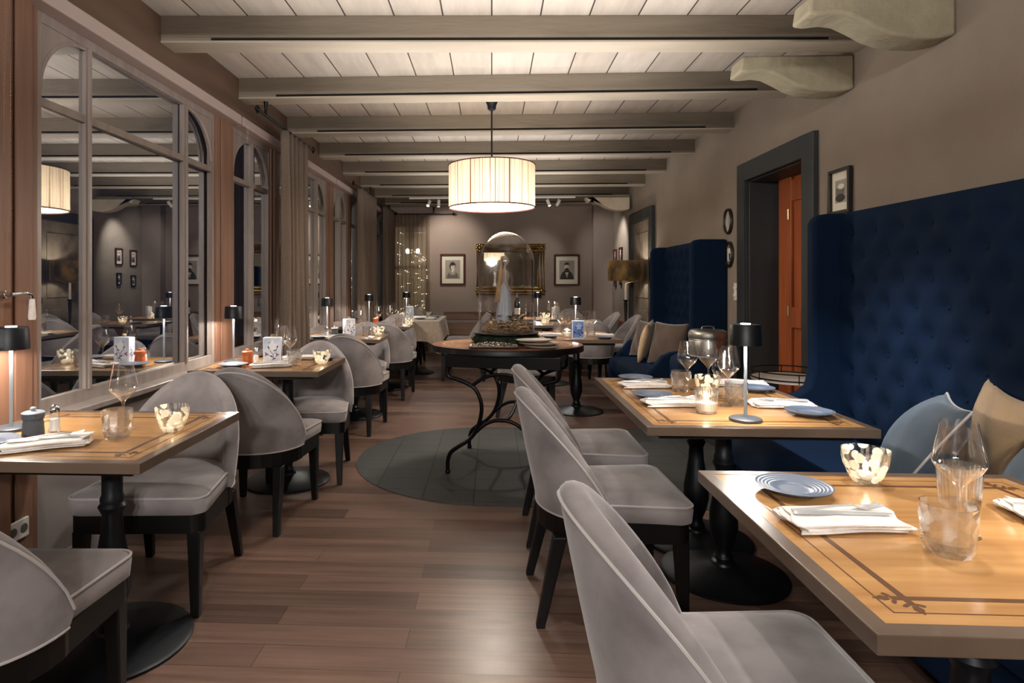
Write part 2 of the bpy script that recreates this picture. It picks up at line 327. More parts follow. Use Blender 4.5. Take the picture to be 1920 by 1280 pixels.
# right wall with the doorway opening
b = MB()
for y0, y1, z0, z1 in ((YN, 4.2, 0, ZC), (4.2, 5.13, 2.1, ZC), (5.13, 11.2, 0, ZC)): b.box((XR+.25, (y0+y1)/2, (z0+z1)/2), (.5, y1-y0, z1-z0))
struct(b.build('wall_right', 'plaster', smooth=0))
# back wall with a window opening behind the sheer curtain
b = MB()
for x0, x1, z0, z1 in ((-2.2, -1.72, 0, ZC), (-1.72, -1.16, 0, .5), (-1.72, -1.16, 2.2, ZC), (-1.16, 2.10, 0, ZC)): b.box(((x0+x1)/2, YB+.12, (z0+z1)/2), (x1-x0, .24, z1-z0))
b.box((1.94, YB-.1, ZC/2), (.33, .2, ZC))
struct(b.build('wall_back', 'plaster_back', smooth=0))
b = MB().box((.1, YN-.1, ZC/2), (4.6, .2, ZC)); struct(b.build('wall_near', 'plaster', smooth=0))
b = MB().box((XL-.1, (YN+YB)/2, .35), (.2, YB-YN, .70)); struct(b.build('wall_left', 'panel_grey', smooth=0))
struct(MB().box((XL-.03, (YN+YB)/2, .715), (.26, YB-YN, .03)).build('trim_1', 'frame_wood', smooth=0, bevel=.006))          # window board
struct(MB().box((XL+.008, (YN+YB)/2, .05), (.016, YB-YN, .10)).build('baseboard_left', 'panel_grey', smooth=0, bevel=.004))
b = MB()
for y0, y1 in ((YN, 4.05), (5.28, 8.0), (9.3, YB-.2)): b.box((XR-.008, (y0+y1)/2, .06), (.016, y1-y0, .12))
struct(b.build('baseboard_right', 'dark_paint', smooth=0))
struct(MB().box((XL-.05, (YN+YB)/2, 2.61), (.2, YB-YN, .28)).build('trim_2', 'fascia_wood', smooth=0, bevel=.006))          # fascia above the windows
b = MB()
for z in (.18, .43, .655): b.box((.44, YB-.02, z), (2.6, .04, .225 if z < .6 else .12))
b.box((.44, YB-.03, .725), (2.6, .06, .025)); struct(b.build('trim_3', 'wainscot_wood', smooth=0, bevel=.006))
b = MB().box((XR-.012, 10.05, .31), (.024, 1.4, .62)); b.box((XR-.018, 10.05, .63), (.036, 1.4, .03)); struct(b.build('trim_4', 'wainscot_wood', smooth=0))
# beams
for Y in (-1.75, -.72, .45, 1.50, 2.60, 3.40, 4.37, 5.42, 6.45, 7.48, 8.5, 9.55, 10.45):
    b = MB(); b.box((0, 0, 2.69), (3.98, .15, .12)); b.box((0, 0, 2.606), (3.98, .155, .013), 2)
    b.box((.035, 0.003, 2.621), (3.45, .124, .018), 1); b.box((-1.82, 0, 2.621), (.3, .15, .018)); b.box((1.87, 0, 2.621), (.24, .15, .018))
    o = struct(b.build('beam', ['beam_wood', 'groove', 'underboard_wood'], smooth=0, bevel=.003)); o.location = (.11, Y+.075, 0); o.rotation_euler = (0, 0, .045 if Y in (2.60, 3.40) else .006)
# corbels of the right wall
CP = [(x+.05+.03*(2.05-x)/.67, z+.012+.075*(2.585-z)/.29) for x, z in [(1.385, 2.585), (1.375, 2.50), (1.37, 2.462), (1.42, 2.452), (1.50, 2.462), (1.56, 2.45), (1.63, 2.405), (1.70, 2.352), (1.77, 2.318), (1.86, 2.298), (1.95, 2.293), (2.0, 2.302), (2.05, 2.315), (2.05, 2.585)]]
for Y in (2.90, 3.68):
    b = MB(); b.prism(CP, .17, lambda x, z, t: (x, Y-.02+t, z)); struct(b.build('beam_corbel', 'stone', smooth=50, bevel=.014))
b = MB(); b.prism([(1.55, 2.598), (1.55, 2.47), (1.75, 2.46), (1.90, 2.40), (2.10, 2.40), (2.10, 2.598)], .2, lambda x, z, t: (x, 9.45+t, z))
b.prism([(x-.05, z-.04 if z < 2.5 else 2.53) for x, z in CP], .19, lambda x, z, t: (min(x, 2.10), 9.25+t, z), 1)
struct(b.build('beam_corbel', ['stone', 'pale_stone'], smooth=50, bevel=.012))

# ------------------------------------------------------------------ windows of the left wall
ZS, ZH, ZT = .73, 2.41, 2.03
def arc(yc, zc, ry, rz, a0, a1, n=12): return [(yc+ry*math.cos(a0+(a1-a0)*i/n), zc+rz*math.sin(a0+(a1-a0)*i/n)) for i in range(n+1)]
def window(n, y0, y1, kind, mat_='frame_wood'):
    r = struct(empty('window_%d' % n, (XL-.01, (y0+y1)/2, ZS))); o = ((XL-.01), (y0+y1)/2, ZS)
    P = lambda x, y, z: (x, y-o[1], z-o[2])
    b = MB(); W = .035
    def bar(ya, yb, za, zb, d=.034): b.box(P(0, (ya+yb)/2, (za+zb)/2), (d, yb-ya, zb-za))
    bar(y0, y0+W, ZS, ZH); bar(y1-W, y1, ZS, ZH); bar(y0+W, y1-W, ZS, ZS+.055); bar(y0+W, y1-W, ZH-.05, ZH); bar(y0+W, y1-W, ZT-.018, ZT+.018, .028)
    mull = [y0+.34, y1-.38] if kind == 'wide' else [(y0+y1)/2]
    for q in mull: bar(q-.022, q+.022, ZS+.05, ZH-.05, .03); bar(q-.009, q+.009, ZS+.05, ZH-.05, .05)
    # arched corners: a filled spandrel outside each quarter arc
    if kind == 'wide': S = [(y0+W, mull[0]-.022, -1), (y1-W, mull[1]+.022, 1)]
    else: S = [(y0+W, mull[0]-.01, -1), (y1-W, mull[0]+.01, 1)]
    for yo, yi, sgn in S:
        ry = abs(yi-yo); A = arc(yi, ZT+.05, ry, ZH-.055-ZT-.05, PI if sgn < 0 else 0, PI/2)
        poly = [(yo, ZH-.05)]+A; poly.append((yi, ZH-.05))
        b.prism(poly, .024, lambda y, z, t: P(-.012+t, y, z))
        b.tube([P(.008, y, z) for y, z in A], .011, 6)
    b.build('window_frame', mat_, r, smooth=30, bevel=.004)
    pn = MB().box((0, 0, 0), (.002, y1-y0-.03, ZH-ZS-.04)).build('window_pane', 'window_glass', r, smooth=0); pn.location = P(-.012, (y0+y1)/2, (ZS+ZH)/2); pn.rotation_euler = (0, 0, math.radians(1.2 if n == 1 else .5))
    return r
WN = [(2.43, 4.06, 'wide'), (4.34, 5.10, 'narrow'), (5.30, 6.88, 'wide'), (7.15, 7.86, 'narrow'), (8.06, 9.62, 'wide'), (9.80, 10.52, 'narrow')]
for i, (a, c, k) in enumerate(WN): window(i+1, a, c, k)
posts = [(2.26, 2.43), (4.06, 4.34), (5.10, 5.30), (6.88, 7.15), (7.86, 8.06), (9.62, 9.80), (10.52, 11.0)]
for i, (a, c) in enumerate(posts):
    b = MB(); b.box((XL-.03, (a+c)/2, 1.235), (.10, c-a, 2.47)); b.box((XL+.024, (a+c)/2, 1.235), (.010, (c-a)*.55, 2.47))
    struct(b.build('trim_%d' % (5+i), 'post_wood', smooth=0, bevel=.006))
b = MB(); b.box((XL-.0, 2.18, 1.2), (.09, .16, 2.4)); b.box((XL, 1.3, .4), (.09, 1.6, .2)); b.box((XL, 1.3, 2.33), (.09, 1.6, .14)); b.box((XL, .5, 1.2), (.09, .16, 2.4))
w7 = struct(empty('window_7', (0, 0, 0))); b.build('window_frame', 'post_wood', w7, smooth=0, bevel=.006)
MB().box((XL, 1.3, 1.35), (.003, 1.5, 1.8)).build('window_pane', 'window_glass', w7, smooth=0)
b = MB().box((XL-.15, -1.1, 1.6), (.1, 3.0, 1.75)); struct(b.build('trim_12', 'panel_grey', smooth=0))
hd = empty('window_handle', (XL+.048, 2.215, 1.23)); hd.parent = w7
b = MB(); b.lathe([(0, 0), (.016, 0), (.016, .008), (.009, .01), (.009, .035), (0, .035)], 14); q = b.build('handle_rose', 'chrome', hd); q.rotation_euler = (0, PI/2, 0)
b = MB(); b.tube([(.035, 0, 0), (.04, .02, .002), (.04, .06, .004), (.042, .085, -.002), (.042, .092, -.02)], .007, 8); b.build('lever', 'chrome', hd)
b = MB(); b.lathe([(0, -.1), (.012, -.1), (.014, -.09), (.0095, -.02), (0, -.018)], 12, (.042, .092, 0)); b.build('grip', 'linen', hd)
# back window and the terrace beyond
w8 = struct(empty('window_8', (0, 0, 0))); b = MB()
for x in (-1.70, -1.44, -1.18): b.box((x, YB+.1, 1.35), (.04, .06, 1.7))
for z in (.52, 1.55, 2.18): b.box((-1.44, YB+.1, z), (.56, .06, .04))
b.build('window_frame', 'frame_wood', w8, smooth=0); MB().box((-1.44, YB+.1, 1.35), (.54, .003, 1.66)).build('window_pane', 'window_glass', w8, smooth=0)
struct(MB().box((-2.3, 13.2, 1.4), (5, .1, 3.2)).build('exterior_wall', 'terrace_wall', smooth=0))
struct(MB().box((-4.6, 6, -.25), (5.0, 20, .1)).build('exterior_ground', 'terrace_wall', smooth=0))
for i, x in enumerate((-1.62, -1.42)):
    r = empty('wall_lantern', (x, 11.75, 1.86)); b = MB(); b.lathe([(0, -.05), (.028, -.045), (.04, 0), (.028, .04), (0, .05)], 12); b.build('globe', 'lantern', r)
    MB().tube([(0, 0, .05), (0, 0, .1), (0, .2, .12), (0, 1.40, .12)], .007, 6).build('bracket', 'black_iron', r)
    tag(r, 'bright terrace lantern outside the curtained back window, '+('beside the corner post' if i == 0 else 'nearer the portrait of the woman'), 'lantern', 'terrace lanterns')

# ------------------------------------------------------------------ doors of the right wall
d = struct(empty('door_1', (XR, 4.66, 0)))
b = MB()
for y0, y1, z0, z1 in ((4.05, 4.20, 0, 2.25), (5.13, 5.28, 0, 2.25), (4.20, 5.13, 2.10, 2.25)): b.box((-.012, (y0+y1)/2-4.66, (z0+z1)/2), (.05, y1-y0, z1-z0))
for y in (4.206, 5.124): b.box((.16, y-4.66, 1.05), (.32, .012, 2.1))
b.box((.16, 0, 2.094), (.32, .93, .012)); b.build('door_casing', 'dark_paint', d, smooth=0, bevel=.005)
b = MB(); b.box((.25, 0, 1.05), (.03, .92, 2.1))
for y in (-.40, -.02, .30): b.box((.225, y, 1.05), (.03, .11 if y != .3 else .2, 2.1))
for z in (.12, 1.0, 1.98): b.box((.227, -.1, z), (.024, .72, .16))
b.build('door_leaf', 'orange_wood', d, smooth=0, bevel=.006)
b = MB()
for z in (.35, 1.05, 1.8): b.tube([(.205, .235, z-.04), (.205, .235, z+.04)], .008, 8)
b.build('hinge', 'brass', d)
d = struct(empty('door_2', (XR, 8.65, 0))); b = MB()
for y0, y1, z0, z1 in ((8.0, 8.14, 0, 2.26), (9.16, 9.3, 0, 2.26), (8.14, 9.16, 2.12, 2.26)): b.box((-.02, (y0+y1)/2-8.65, (z0+z1)/2), (.06, y1-y0, z1-z0))
b.build('door_casing', 'dark_paint', d, smooth=0, bevel=.005)
b = MB(); b.box((-.004, 0, 1.06), (.01, 1.02, 2.12)); b.box((-.012, .0, 1.5), (.012, .7, .9)); b.box((-.012, 0, .5), (.012, .7, .75)); b.build('door_leaf', 'beam_wood', d, smooth=0, bevel=.004)

# ------------------------------------------------------------------ blinds, rods, curtains
def blind(y0, y1, chain, label):
    r = empty('roller_blind', (XL+.045, (y0+y1)/2, 2.435)); L = y1-y0
    MB().box((0, 0, 0), (.09, L, .068)).build('cassette', 'blind_box', r, smooth=0, bevel=.008)
    b = MB(); b.lathe([(0, 0), (.026, 0), (.03, .01), (.03, .02), (0, .02)], 16); e = b.build('end_cap', 'blind_box', r); e.rotation_euler = (PI/2, 0, 0); e.location = (0, -L/2, 0)
    if chain is not None:
        b = MB()
        for s in (-.013, .013):
            for k in range(120 if chain < 3 else 60):
                n = 120 if chain < 3 else 60; t = k/(n-1); b.ball((.05, chain-(y0+y1)/2+s*(1+.5*t)*(1 if t < .96 else .5), -.03-.98*t), .0023, 0, 5, 4)
        b.build('bead_chain', 'chrome', r)
    tag(r, label, 'blind', 'roller blinds above the windows')
blind(.6, 4.32, 2.178, 'long mauve roller blind cassette above the nearest arched window, with hanging bead chain')
blind(4.345, 5.28, 4.4, 'short roller blind cassette above the narrow window just before the first curtain')
blind(5.32, 7.02, None, 'roller blind cassette above the wide window just past the first curtain')
blind(7.06, 7.98, 7.12, 'short roller blind cassette above the narrow window before the second curtain')
blind(8.02, 10.9, None, 'farthest roller blind cassette, running behind the second curtain to the corner')
def rod(p0, p1, br, label, fin=True):
    p0, p1 = Vector(p0), Vector(p1); c = (p0+p1)/2; r = empty('curtain_rod', c); b = MB(); b.tube([p0-c, p1-c], .011, 10); b.build('pole', 'black_iron', r); dr = (p1-p0).normalized()
    for e, s in ((p0-c, -1), (p1-c, 1)):
        b = MB(); b.ball(e+dr*s*.018, .02, 0, 10, 6); b.ball(e+dr*s*.045, .012, 0, 8, 6)
        if fin:
            for q in (-1, 1): b.ball(e+dr*s*.02+Vector((0, 0, q*.022)), .010, 0, 8, 6)
        b.build('finial', 'black_iron', r)
    for p in br:
        q = Vector(p)-c; b = MB(); b.tube([q, q+Vector((0, 0, 2.60-p[2]))], .008, 8)
        b.lathe([(.010, 0), (.012, .06), (.018, .10), (.026, .125), (0, .13)], 12, tuple(q)); b.build('bracket', 'black_iron', r)
    tag(r, label, 'curtain rod', 'black iron curtain rods')
rod((-1.66, 4.30, 2.50), (-1.66, 5.62, 2.50), [(-1.66, 4.44, 2.50)], 'black iron curtain rod with bracket holding the first window curtain')
rod((-1.70, 7.5, 2.49), (-1.70, 10.86, 2.49), [(-1.70, 8.56, 2.49)], 'black iron curtain rod carrying the second window curtain and the one by the corner')
rod((-1.72, 10.88, 2.475), (-.70, 10.88, 2.475), [(-1.03, 10.88, 2.475)], 'black iron curtain rod with pointed finial over the back window')
def curtain(path0, path1, z0, z1, folds, amp, m, label, gather=1.0, seed=0):
    p0, p1 = Vector(path0), Vector(path1); L = (p1-p0).length; u = (p1-p0)/L; v = Vector((-u.y, u.x, 0)); c = Vector(((p0.x+p1.x)/2, (p0.y+p1.y)/2, 0)); rr = random.Random(seed); ph = [rr.uniform(0, 6) for _ in range(4)]
    def fn(s, t):
        tt = t; sp = 1-(1-gather)*math.sin(PI*min(1, max(0, .1+.8*(1-tt))))**2
        x = (s-.5)*L*sp; a = amp*(.55+.45*(1-tt))*(math.sin(s*folds*2*PI+ph[0]+.5*math.sin(tt*3+ph[1]))+.35*math.sin(s*folds*4.3*PI+ph[2]))
        return tuple(p0+u*(L/2+x)+v*a+Vector((0, 0, z0+(z1-z0)*tt))-c)
    b = MB(); b.grid(fn, int(folds*14), 26); o = b.build('curtain', m, smooth=180, solid=.003); o.location = c; tag(o, label, 'curtain', 'curtains of the room'); return o
curtain((-1.66, 4.80, 0), (-1.66, 5.42, 0), .04, 2.49, 5, .045, 'curtain_cloth', 'taupe pleated curtain hanging between the narrow and the second wide window', .9, 1)
curtain((-1.70, 7.75, 0), (-1.70, 8.85, 0), .04, 2.48, 7, .05, 'curtain_cloth', 'taupe curtain behind the lamp of the window table nearest the corner', .85, 2)
curtain((-1.72, 9.80, 0), (-1.72, 10.72, 0), .04, 2.48, 6, .045, 'curtain_cloth', 'last taupe side curtain hanging beside the corner of the back wall', .9, 3)
curtain((-1.72, 10.86, 0), (-1.10, 10.86, 0), .04, 2.465, 8, .03, 'sheer_cloth', 'sheer curtain across the back window with string lights showing through', 1, 4)
r = empty('string_lights', (-1.44, 11.0, 1.3)); rr = random.Random(5); P = []
px_ = [-.26+.52*k/8 for k in range(9)]
b = MB(); bulbs = []
for k, x in enumerate(px_):
    top = .85 if k < 2 else .55; pts = []
    for j in range(10): pts.append((x+rr.uniform(-.02, .02), -.028, top-(top+.72)*j/9))
    b.tube(pts, .0015, 4); n = 4 if k < 5 else 7
    for j in range(n): t = rr.uniform(0, 9); i0 = int(t); q = Vector(pts[i0]).lerp(Vector(pts[min(9, i0+1)]), t-i0); bulbs.append(q)
b.build('wire', 'pot_lid', r)
bb = None
for q in bulbs:
    if bb is None: bb = MB().ball((0, 0, 0), .0075, 0, 8, 6).build('bulb', 'fairy', r)
    else: bb = bb.copy(); COL.objects.link(bb); bb.parent = r
    bb.location = q
tag(r, 'strings of tiny warm lights glowing behind the sheer back curtain', 'string lights')

# ------------------------------------------------------------------ wall pictures
def pic(name, loc, wd, ht, fm, face, label, art, mat_w=.22, group='framed pictures'):
    """face: 0 on the back wall, 1 on the right wall (front towards -X)"""
    r = empty(name, loc, 0 if face == 0 else -PI/2); f = .030 if wd > .3 else .018; b = MB()
    for x, z, sx, sz in ((0, ht/2-f/2, wd, f), (0, -ht/2+f/2, wd, f), (-wd/2+f/2, 0, f, ht-2*f), (wd/2-f/2, 0, f, ht-2*f)): b.box((x, -.014, z), (sx, .028, sz))
    b.build('frame', fm, r, smooth=0, bevel=.004)
    MB().box((0, -.006, 0), (wd-2*f, .006, ht-2*f)).build('mount', 'paper', r, smooth=0)
    b = MB(); aw, ah = wd*(1-2*mat_w), ht*(1-2*mat_w); mats = ['paper_grey', 'print_dark', 'print_mid', 'paper']
    b.box((0, -.0105, 0), (aw, .003, ah), 0)
    def ell(cx, cz, rx, rz, mi, y=-.0125, a0=0, a1=2*PI):
        n = 20; b.prism([(cx+rx*math.cos(a0+(a1-a0)*i/n), cz+rz*math.sin(a0+(a1-a0)*i/n)) for i in range(n if a1-a0 > 6 else n+1)], .001, lambda x, z, t: (x, y-t, z), mi)
    def face(cx, cz, rx, rz, q):
        for sg in (-1, 1):
            ell(cx+sg*rx*.42, cz+rz*.22, rx*.17, rz*.06, 1, q); ell(cx+sg*rx*.42, cz+rz*.40, rx*.24, rz*.035, 2, q)
        b.prism([(cx-rx*.05, cz+rz*.2), (cx+rx*.10, cz-rz*.18), (cx-rx*.14, cz-rz*.18)], .0006, lambda x, z, t: (x, q-t, z), 0)
        ell(cx, cz-rz*.45, rx*.30, rz*.07, 2, q); ell(cx+rx*.62, cz-rz*.1, rx*.2, rz*.5, 0, q+.0003)
    if art == 'woman':
        ell(0, -ah*.46, aw*.40, ah*.36, 2, -.0122, 0, PI); ell(0, -ah*.20, aw*.20, ah*.10, 0, -.0128); ell(0, ah*.17, aw*.215, ah*.235, 1, -.0130); ell(0, -ah*.05, aw*.075, ah*.12, 3, -.0134); ell(.006, ah*.11, aw*.15, ah*.175, 3, -.0140); face(.006, ah*.11, aw*.15, ah*.175, -.0151); ell(.0, ah*.275, aw*.16, ah*.075, 1, -.0153)
    elif art == 'man':
        ell(0, -ah*.5, aw*.45, ah*.48, 1, -.0122, 0, PI); b.prism([(-aw*.10, -ah*.12), (aw*.10, -ah*.12), (0, -ah*.42)], .0006, lambda x, z, t: (x, -.0135-t, z), 3); ell(0, ah*.24, aw*.185, ah*.16, 1, -.0126); ell(0, ah*.14, aw*.165, ah*.21, 3, -.0134); face(0, ah*.15, aw*.165, ah*.20, -.0146)
        ell(0, -ah*.02, aw*.155, ah*.12, 1, -.0150); ell(0, ah*.075, aw*.11, ah*.032, 1, -.0152); ell(0, ah*.315, aw*.165, ah*.055, 1, -.0150); b.box((0, -.0145, -ah*.25), (aw*.035, .001, ah*.16), 1)
    else:
        ell(0, -ah*.3, aw*.45, ah*.18, 1, -.0122); b.box((0, -.0125, .0), (aw*.8, .001, ah*.3), 2); ell(aw*.1, ah*.2, aw*.3, ah*.12, 3, -.0131)
    b.build('print', mats, r, smooth=0)
    tag(r, label, 'picture', group); return r
pic('framed_portrait', (-.70, YB, 1.49), .445, .56, 'frame_red', 0, 'framed pencil portrait of a dark-haired woman beside the sheer curtain', 'woman', .2)
pic('framed_portrait', (1.335, YB, 1.48), .445, .56, 'frame_red', 0, 'framed portrait print of a bearded man in a dark suit', 'man', .2)
pic('framed_picture', (XR, 3.785, 1.82), .22, .27, 'frame_black', 1, 'small black-framed landscape print hanging between doorway and bench', 'land', .25)
pic('framed_picture', (XR, 10.49, 1.68), .20, .28, 'frame_red', 1, 'small framed print above the fur lamp, next to the back corner', 'land', .22)
pic('framed_picture', (XR, 10.05, 1.69), .20, .28, 'frame_red', 1, 'small framed print above the fur lamp, nearer the dark closed door', 'land', .22)
pic('framed_picture', (XR, 10.49, 1.29), .14, .19, 'frame_black', 1, 'tiny dark framed print below the fur shade, next to the back corner', 'land', .2)
pic('framed_picture', (XR, 10.05, 1.32), .12, .20, 'frame_black', 1, 'tiny dark framed print below the fur shade, nearer the closed door', 'land', .2)
def oval(loc, label, dark):
    r = empty('oval_picture', loc, -PI/2); n = 32
    ring = lambda k, y: [(math.cos(2*PI*i/n)*.086*k, y, math.sin(2*PI*i/n)*.115*k) for i in range(n)]
    b = MB(); b.rings([ring(1, 0), ring(1.0, -.02), ring(.93, -.03), ring(.84, -.024), ring(.80, -.008)], True); b.build('frame', 'frame_black', r)
    b = MB(); b.prism([(p[0], p[2]) for p in ring(.82, 0)], .004, lambda x, z, t: (x, -.006-t, z)); b.build('print', 'paper_grey' if not dark else 'print_mid', r, smooth=0)
    b = MB()
    if dark: b.box((.0, -.0115, .0), (.07, .002, .11), 0); b.box((.012, -.013, -.02), (.03, .002, .06), 1)
    else: b.tube([(math.cos(t)*.03, -.0115, math.sin(t)*.055) for t in [2*PI*i/24 for i in range(24)]], .0015, 4, 0, True)
    b.build('motif', ['paper', 'print_dark'], r, smooth=0); tag(r, label, 'picture', 'oval frames by the doorway')
oval((XR, 5.53, 1.808), 'oval black frame with a pale print, upper of two beside the doorway', False)
oval((XR, 5.51, 1.515), 'oval black frame with a dark picture, lower of two above the light switches', True)
r = empty('light_switch', (XR, 5.365, 1.19), -PI/2); MB().box((0, -.006, 0), (.085, .012, .15)).build('plate', 'white_plastic', r, smooth=0, bevel=.003)
for x, z in ((-.02, .035), (.02, .035), (-.02, -.03)):
    e = MB().lathe([(0, 0), (.017, 0), (.015, .008), (0, .008)], 14).build('rocker', 'white_plastic', r); e.rotation_euler = (PI/2, 0, 0); e.location = (x, -.012, z)
tag(r, 'white light switch plate below the oval frames beside the doorway', 'switch')
r = empty('power_outlet', (XL+.0295, 2.30, .31), PI/2); MB().box((0, -.006, 0), (.11, .012, .075)).build('plate', 'white_plastic', r, smooth=0, bevel=.003)
for x in (-.027, .027):
    e = MB().lathe([(0, 0), (.019, 0), (.017, .002), (0, .002)], 16).build('socket', 'socket_dark', r); e.rotation_euler = (PI/2, 0, 0); e.location = (x, -.012, 0)
tag(r, 'white double power outlet low on the wall under the nearest window', 'outlet')
# ornate mirror on the back wall
r = empty('ornate_mirror', (.335, YB, 1.49)); b = MB(); wd, ht = 1.19, .86
for k, (g, y, t) in enumerate(((0, -.02, .035), (.045, -.035, .04), (.10, -.028, .035))):
    x, z = wd/2-g, ht/2-g; b.tube([(-x, y, -z), (x, y, -z), (x, y, z), (-x, y, z)], t, 8, 0, True)
b.build('frame', 'gold', r, smooth=50)
for x in (-1, 1):
    for z in (-1, 1):
        b = MB(); c = (x*(wd/2-.05), -.05, z*(ht/2-.05)); 
        for k in range(8): a = 2*PI*k/8; b.ball((c[0]+.055*math.cos(a), c[1], c[2]+.055*math.sin(a)), .026, 0, 8, 5)
        b.ball(c, .035, 0, 10, 6); b.build('corner_ornament', 'gold', r)
b = MB()
for k in range(15): b.ball((-.42+.84*k/14, -.05, .37), .018, 0, 8, 5)
for k in range(15): b.ball((-.42+.84*k/14, -.05, -.37), .018, 0, 8, 5)
b.build('bead_moulding', 'gold', r)
MB().box((0, -.012, 0), (wd-.24, .01, ht-.24)).build('mirror_glass', 'mirror_face', r, smooth=0)
tag(r, 'large mirror in an ornate gilded frame on the back wall behind the glass dome', 'mirror')
# track with spot heads
r = empty('track_rail', (0, 9.63, 2.587)); MB().box((0, 0, 0), (2.6, .03, .024)).build('rail', 'white_plastic', r, smooth=0, bevel=.002); tag(r, 'white track rail for spotlights under the last beams near the back wall', 'track')
for x, tilt, rz, lab in ((-1.03, .7, 1.2, 'tilted white track spotlight nearest the sheer curtain'), (-.87, .05, 0, 'white track spotlight pointing straight down, second from the sheer curtain'), (.92, .4, 2.6, 'small white track spotlight beyond the drum shade, turned to the bearded portrait'), (1.08, .9, -1.2, 'tilted white track spotlight nearest the pale corbel')):
    r = empty('track_spotlight', (x*.96, 9.63, 2.575), rz); b = MB(); b.tube([(0, 0, 0), (0, 0, -.05)], .005, 8); b.build('stem', 'white_plastic', r)
    h = MB().lathe([(0, .05), (.024, .05), (.026, -.055), (.022, -.055), (.022, -.045), (0, -.045)], 18).build('head', 'white_plastic', r); h.location = (0, 0, -.07); h.rotation_euler = (0, tilt, 0)
    e = MB().lathe([(0, -.048), (.019, -.048), (.019, -.046), (0, -.046)], 16).build('lens', 'spot_face', h)
    tag(r, lab, 'spotlight', 'track spotlights')
# ================================================================== chairs
def build_chair(cloth='grey_velvet'):
    r = empty('dining_chair')
    q = [p for p in rrect(-.258, .258, -.4, .275, .045) if p[1] > 0]
    seat = q[:6]+q[6:12]+[(-.236, -.02)]+[(-.236*math.cos(PI*i/14), -.045-.215*math.sin(PI*i/14)) for i in range(0, 15)]+[(.236, -.02)]
    rail = q[:6]+q[6:12]+[(-.252, -.02)]+[(-.256*math.cos(PI*i/14), -.04-.240*math.sin(PI*i/14)) for i in range(0, 15)]+[(.252, -.02)]
    b = MB(); b.slab(seat, [(.392, .012), (.40, .0), (.445, -.004), (.462, .004), (.471, .02), (.478, .06), (.483, .13)]); b.build('seat', cloth, r, smooth=50)
    b = MB(); b.tube([(x*1.005, y*1.005, .460) for x, y in seat], .0045, 6, 0, True); b.build('piping', 'piping', r)
    b = MB(); b.slab([(x*.97, y*.97) for x, y in rail], [(.325, .0), (.399, 0)]); b.build('seat_rail', 'black_wood', r, smooth=0)
    for x, y, dx, dy in ((-.215, .235, -.005, .01), (.215, .235, .005, .01), (-.185, -.205, -.02, -.075), (.185, -.205, .02, -.075)):
        MB().taper((x+dx, y+dy, 0), (x, y, .33), .032, .05).build('leg', 'black_wood', r, smooth=0, bevel=.004)
    # wrap-around back: a half-oval shell, high in the middle, running down to the seat at both sides
    HB, HT = .40, .855
    def top(c): return .475+(HT-.475)*c**.85
    def sec(th):
        c = max(0, math.cos(th)); s = math.sin(th); zt = top(c); n = Vector((s*.93, -c, 0)).normalized(); thick = .052*(.75+.25*c)+.012
        def pt(z, off): # off: inwards
            k = (z-.42)/.42; lean = .075*max(0, k)*c+.0*k; base = Vector((.268*s, -.035-.25*c-lean, z)); return base-n*off
        O = []; nz = 8; zb = HB
        for i in range(nz+1): O.append(pt(zb+(zt-.028-zb)*i/nz, .012*(1-i/nz)**2))
        rad = .026
        for a in (30, 60, 90, 120, 150): a = math.radians(a); O.append(pt(zt-.028+rad*math.sin(a), thick/2-thick/2*math.cos(a)))
        for i in range(nz+1):
            t = 1-i/nz; O.append(pt(zb+(zt-.028-zb)*t, thick+.016*math.sin(PI*t)*c))
        return O
    N = 30; R = [sec(-PI/2+PI*i/N) for i in range(N+1)]
    b = MB(); b.rings(R, True, True, True); b.build('backrest', cloth, r, smooth=70)
    b = MB(); b.tube([tuple(q[8]+(q[8]-q[18]).normalized()*.002) for q in R], .004, 6)
    b.tube([tuple(q[0]) for q in R], .004, 6); b.build('back_piping', 'piping', r)
    return r
def chair(x, y, rz, label, group='grey velvet dining chairs'): return put('chair', build_chair, (x, y, 0), math.radians(rz), label, 'chair', group)
chair(-1.33, 1.535, 2, 'grey velvet chair nearest the camera on the window side, facing the grey pot')
chair(-1.365, 2.52, 184, 'grey velvet chair facing the camera across the window table with the grey pot')
chair(-1.27, 3.325, -3, 'grey velvet chair seen from behind at the window table with the orange pot', )
chair(-1.20, 4.04, 186, 'grey velvet chair facing the camera behind the window table with the front-on card box')
chair(-1.20, 5.30, -3, 'grey velvet chair seen from behind at the window table with the corner-on card box')
chair(-1.30, 6.12, 184, 'grey velvet chair facing the camera behind the window table with the corner-on card box')
chair(-1.14, 6.83, -3, 'shaded grey velvet chair seen from behind at the window table nearest the cloth-covered one')
chair(-1.22, 7.64, 182, 'grey velvet chair facing the camera behind the last bare window table')
chair(.50, 1.30, -90, 'grey velvet chair nearest the camera on the aisle side of the bench tables')
chair(.452, 2.50, -88, 'grey velvet chair at the four-place bench table, second along the aisle')
chair(.462, 3.17, -90, 'grey velvet chair at the far end of the four-place table, beside the oval table')
chair(.33, 5.98, -90, 'grey velvet chair behind the oval table, seat showing under its top')
chair(1.17, 7.34, -4, 'pale-lit grey velvet chair seen from behind across the table with the blue card box')
chair(1.55, 7.93, 97, 'pale-lit grey velvet chair at the table end beside the blue bench and fur lamp')
chair(1.42, 8.62, 95, 'grey velvet chair showing between two others near the fur floor lamp')
chair(1.22, 9.42, 178, 'grey velvet chair facing the camera near the back wall below the bearded portrait')
chair(-.37, 8.06, 88, 'grey velvet chair pulled up to the tablecloth, nearer the oval table')
chair(-.365, 8.82, 90, 'grey velvet chair at the tablecloth, half hidden behind its twin by the wainscot')
chair(-1.30, 9.62, 178, 'grey velvet chair facing the camera at the far side of the cloth-covered table')

